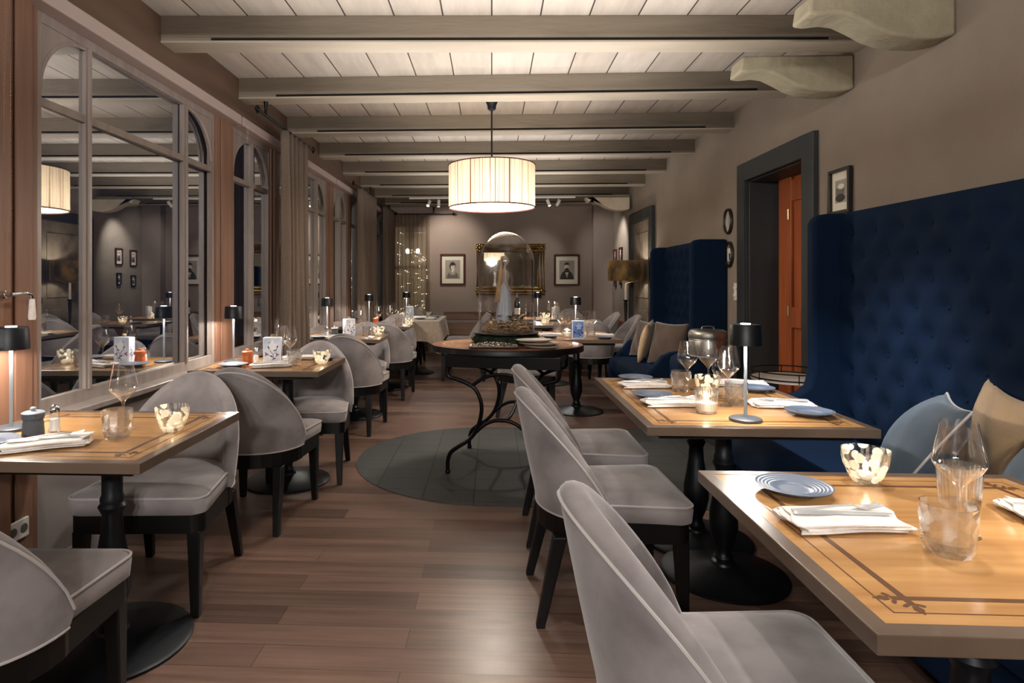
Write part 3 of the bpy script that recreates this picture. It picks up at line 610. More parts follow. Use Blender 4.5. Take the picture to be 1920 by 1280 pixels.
# ================================================================== tables
def pedestal_parts(r, px, py, R=.265):
    b = MB(); b.lathe([(0, 0), (R, 0), (R, .010), (R-.012, .016), (.12, .034), (.055, .05), (.05, .06), (0, .06)], 40, (px, py, 0)); b.build('base', 'black_metal', r, smooth=40)
    b = MB(); b.lathe([(0, .05), (.045, .05), (.048, .06), (.036, .068), (.042, .078), (.036, .088), (.030, .10), (.034, .12), (.050, .16), (.060, .21), (.058, .27), (.046, .34), (.037, .40), (.033, .46), (.040, .475), (.046, .488), (.038, .50), (.040, .515), (.034, .53), (.034, .66), (.048, .685), (.05, .70), (0, .70)], 24, (px, py, 0)); b.build('column', 'black_metal', r, smooth=40)
    b = MB(); b.box((px, py, .706), (.34, .34, .012)); b.build('mounting_plate', 'black_metal', r, smooth=0, bevel=.003)
def fleur(b, x, y, ang, s, z, mi=0):
    c, si = math.cos(ang), math.sin(ang)
    def T(a, q): return (x+a*c-q*si, y+a*si+q*c)
    for P in ([(.004, -.005), (.018, -.010), (.038, 0), (.018, .010), (.004, .005)], [(-.004, .005), (.002, .007), (.009, .018), (.004, .024), (-.004, .014)], [(-.004, -.005), (-.004, -.014), (.004, -.024), (.009, -.018), (.002, -.007)]):
        b.prism([T(a*s, q*s) for a, q in P], .0006, lambda u, v, t: (u, v, z+t), mi)
def table(x0, x1, y0, y1, label, peds=None, wood='honey_wood', z=.75, inl=True, rz=0, group='square wooden pedestal tables'):
    cx, cy = (x0+x1)/2, (y0+y1)/2; W, D = x1-x0, y1-y0; r = empty('dining_table', (cx, cy, 0), rz); e = .034; th = .033
    b = MB()
    hw, hd = W/2, D/2
    O = [(-hw, -hd), (hw, -hd), (hw, hd), (-hw, hd)]; I = [(-hw+e, -hd+e), (hw-e, -hd+e), (hw-e, hd-e), (-hw+e, hd-e)]
    for i in range(4):
        j = (i+1) % 4; b.prism([O[i], O[j], I[j], I[i]], th, lambda x, y, t: (x, y, z-th+t))
    b.build('edge_band', 'edge_wood', r, smooth=0, bevel=.0025)
    MB().box((0, 0, z-th/2-.0006), (W-2*e+.001, D-2*e+.001, th-.001)).build('top_panel', wood, r, smooth=0)
    if inl:
        b = MB(); g = .112; zi = z-.0009
        for s in (-1, 1):
            b.box((s*(hw-g), 0, zi), (.012, D-.09*2, .001)); b.box((0, s*(hd-g), zi-.0002), (W-.09*2, .0118, .001))
            b.box((s*(hw-.066), 0, zi), (.0025, D-.13, .001)); b.box((0, s*(hd-.066), zi-.0002), (W-.13, .0025, .001))
        for sx in (-1, 1):
            for sy in (-1, 1):
                fleur(b, sx*(hw-g), sy*(hd-g+.022), PI/2*sy, .8, z-.0008); fleur(b, sx*(hw-g+.022), sy*(hd-g), 0 if sx > 0 else PI, .8, z-.0008)
        b.build('inlay', 'inlay_wood', r, smooth=0)
    b = MB(); b.box((0, 0, z-th-.012), (W-.12, D-.12, .024)); b.build('underframe', 'black_wood', r, smooth=0)
    for p in (peds or [(0, 0)]): pedestal_parts(r, p[0], p[1])
    return tag(r, label, 'table', group)
table(-1.80, -1.022, 1.735, 2.44, 'square wooden window table holding the grey pepper pot, nearest the camera', [(.07, .02)])
table(-1.80, -1.015, 3.545, 4.21, 'square wooden window table holding the orange pot and a front-on card box', [(.10, 0)])
table(-1.80, -1.02, 5.52, 6.12, 'square wooden window table with a card box turned corner-on', [(.10, 0)])
table(-1.78, -.96, 7.06, 7.58, 'last bare wooden window table, in front of the cloth-covered one', [(.10, 0)])
table(.578, 1.41, .95, 1.752, 'square wooden bench table nearest the camera', [(.02, .0)])
table(.565, 1.39, 2.262, 3.41, 'long wooden bench table laid for four, between doorway bench and chairs', [(.035, -.10), (.035, .26)], group='rectangular wooden tables')
table(.42, 1.185, 5.60, 6.50, 'wooden table with the blue card box, behind the oval table', [(.03, .05)], group='rectangular wooden tables')
table(.25, 1.15, 7.42, 8.10, 'wooden table behind the one with the blue card box', [(0, 0)], group='rectangular wooden tables')
table(.30, 1.20, 8.50, 9.15, 'farthest wooden table below the gilded mirror', [(0, 0)], group='rectangular wooden tables')
# table under the cloth
table(-1.42, -.72, 8.05, 9.25, 'wooden table hidden under the taupe tablecloth near the corner', [(0, -.1)], inl=False, group='rectangular wooden tables')
def tablecloth(x0, x1, y0, y1, z, drop):
    cx, cy = (x0+x1)/2, (y0+y1)/2; hw, hd = (x1-x0)/2, (y1-y0)/2; b = MB(); N = 64; R = []
    def edge(t):
        per = [(hw, -hd), (hw, hd), (-hw, hd), (-hw, -hd)]; k = int(t*4) % 4; f = t*4-int(t*4); a, c = per[k], per[(k+1) % 4]; return (a[0]+(c[0]-a[0])*f, a[1]+(c[1]-a[1])*f), f
    for lvl in range(12):
        ring = []
        for i in range(N*4):
            t = i/(N*4); (x, y), f = edge(t); corner = math.exp(-(min(f, 1-f)/.10)**2); n = Vector((x/hw if abs(abs(x)-hw) < 1e-6 else 0, y/hd if abs(abs(y)-hd) < 1e-6 else 0)); n = n.normalized() if n.length else Vector((0, 0))
            if lvl == 0: ring.append((x*.985, y*.985, z+.004)); continue
            k = (lvl-1)/10; dr = drop*(1+.62*corner)*k; fl = .012+.035*k*k+.075*corner*k*math.sin(PI*min(1, k*1.1))+.014*k*math.sin(f*PI*7+t*9)
            ring.append((x+n.x*fl, y+n.y*fl, z+.003-dr if k > 0 else z+.003))
        R.append(ring)
    b.rings(R, True, True, False); o = b.build('tablecloth', 'cloth_taupe', None, smooth=50); o.location = (cx, cy, 0)
    return tag(o, 'taupe tablecloth with hanging corners draped over the table by the back curtain', 'tablecloth')
tablecloth(-1.44, -.70, 8.03, 9.27, .7502, .26)

# oval dome table
r = empty('oval_table', (.107, 4.37, 0)); H = .835
b = MB(); b.lathe([(0, H-.045), (.97, H-.045), (1, H-.04), (1, H-.006), (.99, H-.0005), (0, H-.0005)], 72, (0, 0, 0), 0, .54, .425); o = b.build('edge', 'black_wood', r, smooth=40)
b = MB(); b.lathe([(0, H-.004), (.985, H-.004), (.985, H), (0, H)], 72, (0, 0, 0), 0, .54, .425); b.build('top_panel', 'mahogany', r, smooth=40)
b = MB()
for s in (-1, 1):
    for k, (q, w_) in enumerate(((1, .006), (.62, .005))):
        b.rings([[(s*.30+.15*q*e*math.cos(2*PI*i/40), .0+.20*q*e*math.sin(2*PI*i/40), H+.0008) for i in range(40)] for e in (1-w_/.12, 1+w_/.12)])
    for i in range(10):
        a = 2*PI*i/10; c = (s*.30+.122*math.cos(a), .162*math.sin(a)); b.rings([[(c[0]+.016*e*math.cos(2*PI*j/14), c[1]+.02*e*math.sin(2*PI*j/14), H+.0008) for j in range(14)] for e in (.6, 1)])
b.build('inlay', 'gold_inlay', r, smooth=0)
fr = empty('iron_frame'); fr.parent = r; fr.location = (.02, -.05, 0); fr.rotation_euler = (0, 0, math.radians(-11))
b = MB(); hw, hd = .36, .32
for y in (-hd, hd): b.box((0, y, H-.085), (2*hw+.04, .03, .08))
for x in (-hw, hw): b.box((x, 0, H-.085), (.03, 2*hd, .08))
b.build('apron', 'black_iron', fr, smooth=0, bevel=.003)
def smoothpath(P, n=6):
    P = [Vector(p) for p in P]; out = []
    for i in range(len(P)-1):
        p0, p1, p2, p3 = P[max(i-1, 0)], P[i], P[i+1], P[min(i+2, len(P)-1)]
        for k in range(n):
            t = k/n; out.append(.5*((2*p1)+(-p0+p2)*t+(2*p0-5*p1+4*p2-p3)*t*t+(-p0+3*p1-3*p2+p3)*t**3))
    out.append(P[-1]); return out
LG = [(-.37, .77), (-.37, .68), (-.355, .645), (-.30, .628), (-.235, .605), (-.185, .575), (-.150, .52), (-.135, .45), (-.145, .37), (-.175, .29), (-.225, .23), (-.29, .185), (-.345, .14), (-.365, .08), (-.365, .012)]
for y in (-hd, hd):
    for s in (-1, 1):
        b = MB(); b.tube(smoothpath([(s*x, y, z) for x, z in LG]), .0135, 8); b.ball((s*-.365, y, .014), .018, 0, 10, 6); b.build('leg', 'black_iron', fr)
    b = MB(); b.tube(smoothpath([(-.20, y, .59), (-.13, y, .64), (-.06, y, .665), (0, y, .67), (.06, y, .665), (.13, y, .64), (.20, y, .59)]), .0125, 8)
    b.tube(smoothpath([(-.175, y, .285), (-.12, y, .335), (-.06, y, .365), (0, y, .372), (.06, y, .365), (.12, y, .335), (.175, y, .285)]), .0125, 8); b.build('arch', 'black_iron', fr)
b = MB(); b.tube(smoothpath([(0, -hd, .372), (0, -.15, .34), (0, 0, .33), (0, .15, .34), (0, hd, .372)]), .0125, 8); b.build('stretcher', 'black_iron', fr)
tag(r, 'oval mahogany table on curled black iron legs carrying the glass dome', 'table')

# ================================================================== blue benches
WP = [(2.095, .09), (2.095, 1.655), (1.86, 1.655), (1.80, 1.645), (1.775, 1.60), (1.775, .78), (1.755, .70), (1.70, .655), (1.60, .645), (1.52, .61), (1.46, .53), (1.38, .44), (1.325, .36), (1.31, .25), (1.32, .09)]
def tuft(y0, y1, z0, z1, x, dy=.20, dz=.125):
    b = MB()
    nb = []
    j = 0; z = z0+.09
    while z < z1-.05:
        y = y0+(.09 if j % 2 == 0 else .09+dy/2)
        while y < y1-.05: nb.append((y, z)); y += dy
        z += dz/1.0; j += 1
    L = y1-y0
    def fn(u, v):
        y = y0+L*u; z = z0+(z1-z0)*v; e = 0
        for a, c in nb:
            d2 = ((y-a)/.052)**2+((z-c)/.052)**2
            if d2 < 9: e += .034*math.exp(-d2)
        edge = min(1, min(v, 1-v)*14); return (x-.05*edge**.5+e+.006*(z1-z)*0, y, z)
    b.grid(fn, int(L/.028), int((z1-z0)/.028)); return b, nb
def bench(y0, y1, label, arm_near=False):
    r = empty('wing_bench', (1.7, (y0+y1)/2, 0)); oy = (y0+y1)/2; L = y1-y0
    Q = lambda x, y, z: (x-1.7, y-oy, z)
    b, nb = tuft(y0+.07, y1-.07, .45, 1.66, 1.965); bmesh.ops.translate(b.bm, verts=b.bm.verts, vec=(-1.7, -oy, 0)); b.build('tufted_back', 'blue_velvet', r, smooth=180)
    bt = MB().ball((0, 0, 0), .010, 0, 8, 5, (.6, 1, 1)).build('button', 'blue_velvet', r); bt.location = Q(1.946, *nb[0])
    for a, c in nb[1:99]: q = bt.copy(); COL.objects.link(q); q.parent = r; q.location = Q(1.946, a, c)
    b = MB(); b.box(Q(2.03, oy, .86), (.12, L-.1, 1.58)); b.build('back_shell', 'blue_velvet', r, smooth=0, bevel=.02)
    for y in (y0, y1-.08):
        b = MB(); b.prism(WP, .08, lambda x, z, t: Q(x, y+t, z)); b.build('wing', 'blue_velvet', r, smooth=50, bevel=.022)
    b = MB(); out = rrect(1.30, 1.95, y0+.08, y1-.08, .06); b.slab([(p[0]-1.7, p[1]-oy) for p in out], [(.285, .03), (.30, .005), (.36, -.006), (.41, .0), (.435, .02), (.447, .06), (.452, .12)]); b.build('seat_cushion', 'blue_velvet', r, smooth=60)
    b = MB(); b.box(Q(1.66, oy, .175), (.62, L-.14, .23)); b.build('plinth', 'blue_velvet', r, smooth=0, bevel=.02)
    for x in (1.42, 1.93):
        for y in (y0+.12, y1-.12): MB().taper(Q(x, y, 0), Q(x, y, .10), .035, .05).build('foot', 'black_wood', r, smooth=0)
    if arm_near:
        b = MB(); b.slab([(p[0]-1.7, p[1]-oy) for p in rrect(1.57, 2.03, y0-.34, y0, .06)], [(.09, .0), (.56, 0), (.615, .012), (.64, .04), (.645, .07)]); b.build('arm_block', 'blue_velvet', r, smooth=50)
    return tag(r, label, 'bench', 'blue velvet winged benches')
bench(1.25, 3.56, 'high-backed tufted blue velvet bench along the wall beside the two nearest bench tables')
bench(5.56, 7.0, 'high-backed blue velvet wing bench between the doorway and the fur floor lamp', True)
def cushion(w, h, t, m, pip, name='cushion'):
    r = empty(name); b = MB()
    def P(u, v, s):
        x, z = u*2-1, v*2-1; ex = 1-.10*(1-abs(z)**2)*abs(x)**3; ez = 1-.10*(1-abs(x)**2)*abs(z)**3
        puff = ((1-x*x)*(1-z*z))**.55; wr = .006*math.sin(x*7+z*5)*puff
        return (x*w/2*ex, s*(t/2*puff+.003)+wr, z*h/2*ez)
    b.grid(lambda u, v: P(u, v, -1), 20, 20); b.grid(lambda u, v: P(u, v, 1), 20, 20)
    bmesh.ops.remove_doubles(b.bm, verts=b.bm.verts, dist=.0065); b.build('cover', m, r, smooth=180)
    if pip:
        pts = [P(i/12, 0, 0) for i in range(12)]+[P(1, i/12, 0) for i in range(12)]+[P(1-i/12, 1, 0) for i in range(12)]+[P(0, 1-i/12, 0) for i in range(12)]
        b = MB(); b.tube(pts, .0048, 6, 0, True); b.build('piping', pip, r)
    return r
def put_cushion(loc, rot, w, h, t, m, pip, label, group=None):
    o = cushion(w, h, t, m, pip); o.location = loc; o.rotation_euler = [math.radians(a) for a in rot]; return tag(o, label, 'cushion', group)
G = 'cushions on the blue benches'
put_cushion((1.66, 2.46, .65), (-34, 0, -116), .42, .42, .19, 'slate_velvet', 'piping', 'slate-blue velvet cushion with pale piping on the near bench, beside the four-place table', G)
put_cushion((1.86, 2.37, .68), (-12, 6, -108), .38, .42, .11, 'tan_linen', None, 'tan linen cushion with pointed corners behind the wine glass on the near bench', G)
put_cushion((1.68, 1.93, .645), (-34, 0, -112), .42, .42, .19, 'slate_velvet', 'piping', 'slate-blue velvet cushion with pale piping behind the nearest bench table', G)
put_cushion((1.74, 6.16, .66), (-16, 0, -58), .44, .44, .13, 'brown_velvet', None, 'brown velvet cushion on the far bench, beside the silver tin', G)
put_cushion((1.60, 6.47, .655), (-14, 4, -112), .42, .44, .10, 'tan_linen', None, 'tan cushion wedged between two brown ones on the far bench', G)
put_cushion((1.66, 6.74, .65), (-18, 0, -72), .44, .42, .13, 'brown_velvet', None, 'brown velvet cushion at the fur lamp end of the far bench', G)
# tin, tray table, floor lamp
r = empty('round_tin', (1.81, 5.24, .6455)); b = MB(); b.lathe([(0, 0), (.148, 0), (.15, .006), (.15, .155), (.147, .16), (0, .16)], 40); b.build('body', 'pewter', r, smooth=40)
b = MB(); b.lathe([(0, .16), (.153, .158), (.155, .163), (.155, .195), (.150, .215), (.13, .228), (0, .236)], 40); b.build('lid', 'pewter', r, smooth=50)
b = MB(); b.tube(smoothpath([(-.05, 0, .234), (-.045, 0, .25), (0, 0, .257), (.045, 0, .25), (.05, 0, .234)]), .005, 8); b.build('handle', 'pewter', r)
b = MB()
for z in (.012, .15): b.lathe([(.150, z-.005), (.153, z), (.150, z+.005)], 40)
b.build('rim_bead', 'pewter', r); tag(r, 'round silver-grey lidded tin resting on the end of the far blue bench', 'tin')
r = empty('tray_table', (1.80, 3.80, 0)); b = MB(); b.lathe([(0, .685), (.215, .685), (.215, .70), (0, .70)], 48); b.build('tray', 'plate_stone', r, smooth=40)
b = MB()
for z in (.703, .742): b.tube([(.218*math.cos(2*PI*i/40), .218*math.sin(2*PI*i/40), z) for i in range(40)], .004, 6, 0, True)
for i in range(6): a = 2*PI*i/6+.3; b.tube([(.218*math.cos(a), .218*math.sin(a), .69), (.218*math.cos(a), .218*math.sin(a), .742)], .003, 6)
b.build('gallery_rail', 'black_iron', r)
b = MB(); b.lathe([(0, .30), (.19, .30), (.19, .312), (0, .312)], 40); b.build('lower_shelf', 'black_iron', r, smooth=40)
for i in range(3): a = 2*PI*i/3+.5; b = MB(); b.tube([(.20*math.cos(a), .20*math.sin(a), 0), (.19*math.cos(a), .19*math.sin(a), .69)], .008, 8); b.build('leg', 'black_iron', r)
tag(r, 'round tray table with a low rail in front of the orange door', 'side table')
r = empty('floor_lamp', (1.80, 8.35, 0)); b = MB(); b.lathe([(0, 0), (.15, 0), (.15, .015), (.13, .022), (.02, .03), (0, .03)], 30); b.build('base', 'black_iron', r, smooth=40)
b = MB(); b.lathe([(.012, .03), (.014, .3), (.011, .45), (.012, .7), (.024, .98), (.014, 1.0), (.035, 1.015), (.03, 1.03), (.012, 1.03)], 14); b.build('stand', 'black_iron', r, smooth=50)
b = MB(); b.lathe([(.016, 1.03), (.016, 1.2), (.012, 1.25), (0, 1.25)], 14); b.build('candle_stem', 'linen', r)
b = MB(); rr = random.Random(4)
b.lathe([(.225, 1.285), (.232, 1.29), (.238, 1.42), (.232, 1.55), (.225, 1.555), (.220, 1.55), (.224, 1.42), (.220, 1.29), (.225, 1.285)], 90, fn=lambda a, z: 1+.012*math.sin(a*23+z*40)*math.sin(a*9)); b.build('fur_shade', 'fur', r, smooth=60)
b = MB(); 
for q in range(3): a = 2*PI*q/3; b.tube([(0, 0, 1.25), (.222*math.cos(a), .222*math.sin(a), 1.30)], .003, 5)
b.build('shade_frame', 'brass', r); b = MB().ball((0, 0, 1.36), .04, 0, 12, 8); b.build('bulb', 'lamp_disc', r)
point((0, 0, 1.47), 6, WARM, .05, r)
tag(r, 'floor lamp with a wide golden fur drum shade near the closed dark door', 'lamp')
# pendant
r = empty('pendant_lamp', (0, 4.94, 0)); b = MB(); b.lathe([(0, 2.749), (.062, 2.749), (.062, 2.735), (.05, 2.725), (.036, 2.69), (.033, 2.66), (.02, 2.65), (0, 2.65)], 24); b.build('ceiling_cup', 'lamp_black', r, smooth=40)
b = MB(); b.tube([(0, 0, 2.66), (0, 0, 2.20)], .007, 8); b.build('rod', 'lamp_black', r)
n = 220; rr = random.Random(2); rad = [.345+rr.uniform(-.0022, .0022) for _ in range(n)]
b = MB(); b.rings([[(rad[k]*math.cos(2*PI*k/n), rad[k]*math.sin(2*PI*k/n), z) for k in range(n)] for z in (1.872, 2.0, 2.12, 2.205)]); b.build('string_drum', 'string_shade', r, smooth=0)
b = MB()
for z in (1.870, 2.208): b.tube([(.346*math.cos(2*PI*k/72), .346*math.sin(2*PI*k/72), z) for k in range(72)], .0045, 6, 0, True)
b.build('shade_trim', 'frame_red', r)
b = MB(); b.lathe([(0, 1.874), (.338, 1.874), (.338, 1.879), (0, 1.879)], 72); b.build('diffuser', 'diffuser', r, smooth=40)
b = MB()
for q in range(3): a = 2*PI*q/3; b.tube([(0, 0, 2.205), (.344*math.cos(a), .344*math.sin(a), 2.205)], .003, 5)
b.build('spider', 'lamp_black', r)
point((0, 0, 2.06), PEND_E, NEUT, .09, r); point((0, 0, 1.84), 34, WARM, .12, r)
tag(r, 'large drum pendant lamp with string-wrapped shade hanging above the oval table', 'pendant lamp')
# ================================================================== things on the tables
T = .7501
def b_lamp():
    r = empty('table_lamp'); MB().lathe([(0, 0), (.058, 0), (.059, .003), (.058, .009), (.054, .012), (0, .0125)], 36).build('base', 'lid_grey', r, smooth=40)
    MB().tube([(0, 0, .012), (0, 0, .30)], .006, 12).build('pole', 'pot_lid', r)
    MB().lathe([(.0565, .287), (.0575, .287), (.0535, .362), (.051, .366), (.012, .366), (.012, .363), (.050, .362), (.0555, .287)], 40).build('lamp_shade', 'lamp_black', r, smooth=50)
    MB().lathe([(0, .366), (.018, .366), (.018, .370), (0, .370)], 20).build('top_plate', 'plate_glow', r, smooth=40)  # plate on the shade top glows by its own emission
    MB().lathe([(0, .304), (.050, .304), (.050, .308), (0, .308)], 28).build('diffuser', 'lamp_disc', r, smooth=40)
    d = bpy.data.lights.new('lamp_light', 'SPOT'); d.energy = 12; d.color = (1, .93, .84); d.spot_size = math.radians(170); d.spot_blend = .12; d.shadow_soft_size = .03
    o = bpy.data.objects.new('lamp_light', d); COL.objects.link(o); o.parent = r; o.location = (0, 0, .300); return r
def lamp(x, y, label, z=T): return put('lamp', b_lamp, (x, y, z), 0, label, 'lamp', 'small black cordless table lamps')
def b_wine():
    P = [(.0, .0015), (.036, .001), (.037, .0025), (.02, .006), (.006, .011), (.0045, .02), (.0038, .06), (.0045, .092), (.008, .102), (.022, .118), (.039, .135), (.047, .150), (.0475, .156), (.0455, .165), (.041, .19), (.036, .215), (.0325, .237)]
    return MB().lathe(P, 40).build('wine_glass', 'wine_glass', None, smooth=40)
def wine(x, y, label, s=1): return put('wine', b_wine, (x, y, T), 0, label, 'wine glass', 'stemmed wine glasses', (s, s, s))
def b_tumbler():
    b = MB(); n = 12; R = []
    for k, (z, r_) in enumerate(((.004, .0385), (.020, .0425), (.038, .0430), (.056, .0450), (.074, .0465), (.090, .0475))):
        R.append([(r_*(1.0 if k in (0, 5) else 1.035)*math.cos(2*PI*(i+.5*(k % 2))/n), r_*(1.0 if k in (0, 5) else 1.035)*math.sin(2*PI*(i+.5*(k % 2))/n), z) for i in range(n)])
    V = [[b.bm.verts.new(p) for p in r] for r in R]
    for k in range(5):
        for i in range(n):
            j = (i+1) % n
            if k % 2 == 0: b.face([V[k][i], V[k][j], V[k+1][i]]); b.face([V[k][j], V[k+1][j], V[k+1][i]])
            else: b.face([V[k][i], V[k+1][j], V[k+1][i]]); b.face([V[k][i], V[k][j], V[k+1][j]])
    b.face(V[0][::-1])
    top = [[(r_*math.cos(2*PI*(i+.5)/n), r_*math.sin(2*PI*(i+.5)/n), z) for i in range(n)] for r_, z in ((.0475, .090), (.0478, .0985), (.0455, .0990), (.0445, .090), (.0405, .030), (.034, .018), (.02, .0165))]
    b.rings(top, True, False, True)
    return b.build('tumbler', 'tumbler_glass', None, smooth=12)
def tumbler(x, y, label, rz=0): return put('tumbler', b_tumbler, (x, y, T), rz, label, 'glass', 'faceted water tumblers')
def b_bowl():
    P = [(0, .0), (.028, 0), (.032, .004), (.042, .022), (.052, .048), (.0565, .070), (.0572, .088), (.0545, .0885), (.053, .070), (.048, .048), (.038, .024), (.026, .012), (0, .010)]
    return MB().lathe(P, 48).build('candle_bowl', 'spotted_glass', None, smooth=50)
def b_tea():
    r = empty('tealight'); MB().lathe([(0, 0), (.019, 0), (.0195, .014), (.018, .0155), (0, .0145)], 20).build('wax', 'wax', r, smooth=40)
    MB().lathe([(0, .017), (.003, .021), (.0036, .025), (.002, .033), (0, .039)], 10).build('flame', 'flame', r); MB().tube([(0, 0, .014), (0, 0, .022)], .0008, 5).build('wick', 'ink', r)
    point((0, 0, .045), .07, (1, .78, .5), .008, r); return r
BL = []
def bowl(x, y, place):
    put('bowl', b_bowl, (x, y, T), len(BL)*.7, 'white-spotted glass candle bowl '+place, 'candle holder', 'white-spotted glass candle bowls')
    put('tea', b_tea, (x, y, T+.0108), 0, 'small lit tealight inside the spotted glass bowl '+place, 'candle', 'tealights in the glass bowls'); BL.append(1)
def b_plate():
    P = [(0, .006), (.03, .005), (.042, .0), (.050, .002), (.070, .012), (.088, .018), (.090, .0205), (.087, .021)]
    r_ = .087
    while r_ > .05: P += [(r_-.002, .0200-(.087-r_)*.20), (r_-.005, .0188-(.087-r_)*.20), (r_-.006, .0196-(.087-r_)*.20)]; r_ -= .0085
    P += [(.044, .0095), (.03, .0085), (0, .0085)]
    return MB().lathe(P, 56).build('side_plate', 'plate_blue', None, smooth=60)
def plate(x, y, label): return put('plate', b_plate, (x, y, T), 0, label, 'plate', 'grey-blue ridged side plates')
def b_napkin():
    W, D, n = .115, .052, 5; g = .0043; path = []
    for k in range(n):
        z = .004+g*k; s = 1 if k % 2 == 0 else -1; sh = .004*((k*37) % 3-1)
        for i in range(7): path.append((s*(-D+2*D*i/6)+sh, z+.0012*math.sin(i*1.3+k)))
        if k < n-1:
            for a in (-45, 0, 45): a = math.radians(a); path.append((s*D+sh+s*g/2*math.cos(a)*1.6, z+g/2+g/2*math.sin(a)))
    def fn(u, v):
        i = min(len(path)-1, int(round(v*(len(path)-1)))); y, z = path[i]; x = -W+2*W*u; sk = .05*x; e = 1+.0
        return (x+.012*math.sin(y*30+z*300)*abs(u*2-1)**3, y+sk+.004*math.sin(x*25+z*200), z+.002*(z/.02)*math.sin(x*30+.8)+.006*(z/.022)**2*max(0, u-.6)+.001)
    return MB().grid(fn, 26, len(path)-1).build('napkin', 'linen', None, smooth=60, solid=.0032)
def napkin(x, y, rz, label): return put('napkin', b_napkin, (x, y, T), math.radians(rz), label, 'napkin', 'folded linen napkins')
def loft(b, S):
    R = []
    for x, hw, z, t, *yo in S: y = yo[0] if yo else 0; R.append([(x, y-hw, z-t/2), (x, y+hw, z-t/2), (x, y+hw*.7, z+t/2), (x, y-hw*.7, z+t/2)])
    b.rings(R, True, True, True)
def b_fork():
    b = MB(); loft(b, [(-.10, .006, .001, .003), (-.09, .009, .001, .003), (-.05, .006, .004, .003), (0, .0032, .009, .003), (.035, .0034, .010, .003), (.045, .010, .007, .002), (.055, .0122, .005, .002), (.066, .0122, .005, .002)])
    for q in (-.0098, -.0033, .0033, .0098): loft(b, [(.064, .0024, .005, .002, q), (.080, .0020, .006, .002, q), (.100, .0014, .011, .0015, q)])
    return b.build('fork', 'silver', None, smooth=50)
def b_knife():
    b = MB(); loft(b, [(-.105, .006, .003, .005), (-.095, .0085, .003, .006), (-.03, .006, .003, .006), (-.015, .0055, .003, .004), (0, .009, .003, .002), (.05, .0095, .003, .0018), (.085, .008, .003, .0015), (.103, .002, .003, .001)]); return b.build('knife', 'silver', None, smooth=50)
def cutlery(x, y, rz, place, knife=True, dz=0):
    a = math.radians(rz); nx, ny = -math.sin(a)*.014, math.cos(a)*.014
    z = T+.0262+dz
    put('fork', b_fork, (x-nx*-1.2, y-ny*-1.2, z), a+.06, 'silver fork lying on the napkin '+place, 'fork', 'silver forks on napkins')
    if knife: put('knife', b_knife, (x-nx*.6, y-ny*.6, z), a-.05, 'silver knife lying on the napkin '+place, 'knife', 'silver knives on napkins')
def setting(x, y, rz, place, knife=True):
    napkin(x, y, rz, 'folded white linen napkin '+place); cutlery(x, y, rz, place, knife)
def b_pot(m, lid, tex):
    r = empty('spice_pot'); MB().lathe([(0, 0), (.031, 0), (.0335, .003), (.033, .02), (.031, .045), (.0295, .052), (.0285, .054), (.0285, .056), (.033, .058), (.0345, .074), (.033, .0755), (.03, .076), (0, .076)], 32).build('body', m, r, smooth=40)
    MB().lathe([(0, .0762), (.034, .0762), (.035, .079), (.028, .083), (.006, .0855), (.006, .088), (.009, .089), (.010, .094), (.006, .098), (0, .0985)], 28).build('lid', lid, r, smooth=50); return r
def b_salt():
    r = empty('salt_shaker'); fn = lambda a, z: 1-.05*abs(math.sin(a*4))
    MB().lathe([(0, .0), (.0185, 0), (.021, .004), (.019, .014), (.0155, .05), (.0145, .068), (.0145, .072)], 32, fn=fn).build('glass_body', 'wine_glass', r, smooth=25)
    MB().lathe([(0, .006), (.0165, .006), (.0140, .046), (0, .047)], 20).build('salt', 'salt', r, smooth=40)
    MB().lathe([(.0155, .070), (.0155, .078), (.0135, .088), (.008, .095), (0, .0975)], 20).build('cap', 'chrome', r, smooth=50); return r
def salt(x, y, label): return put('salt', b_salt, (x, y, T), 0, label, 'salt shaker', 'glass salt shakers')
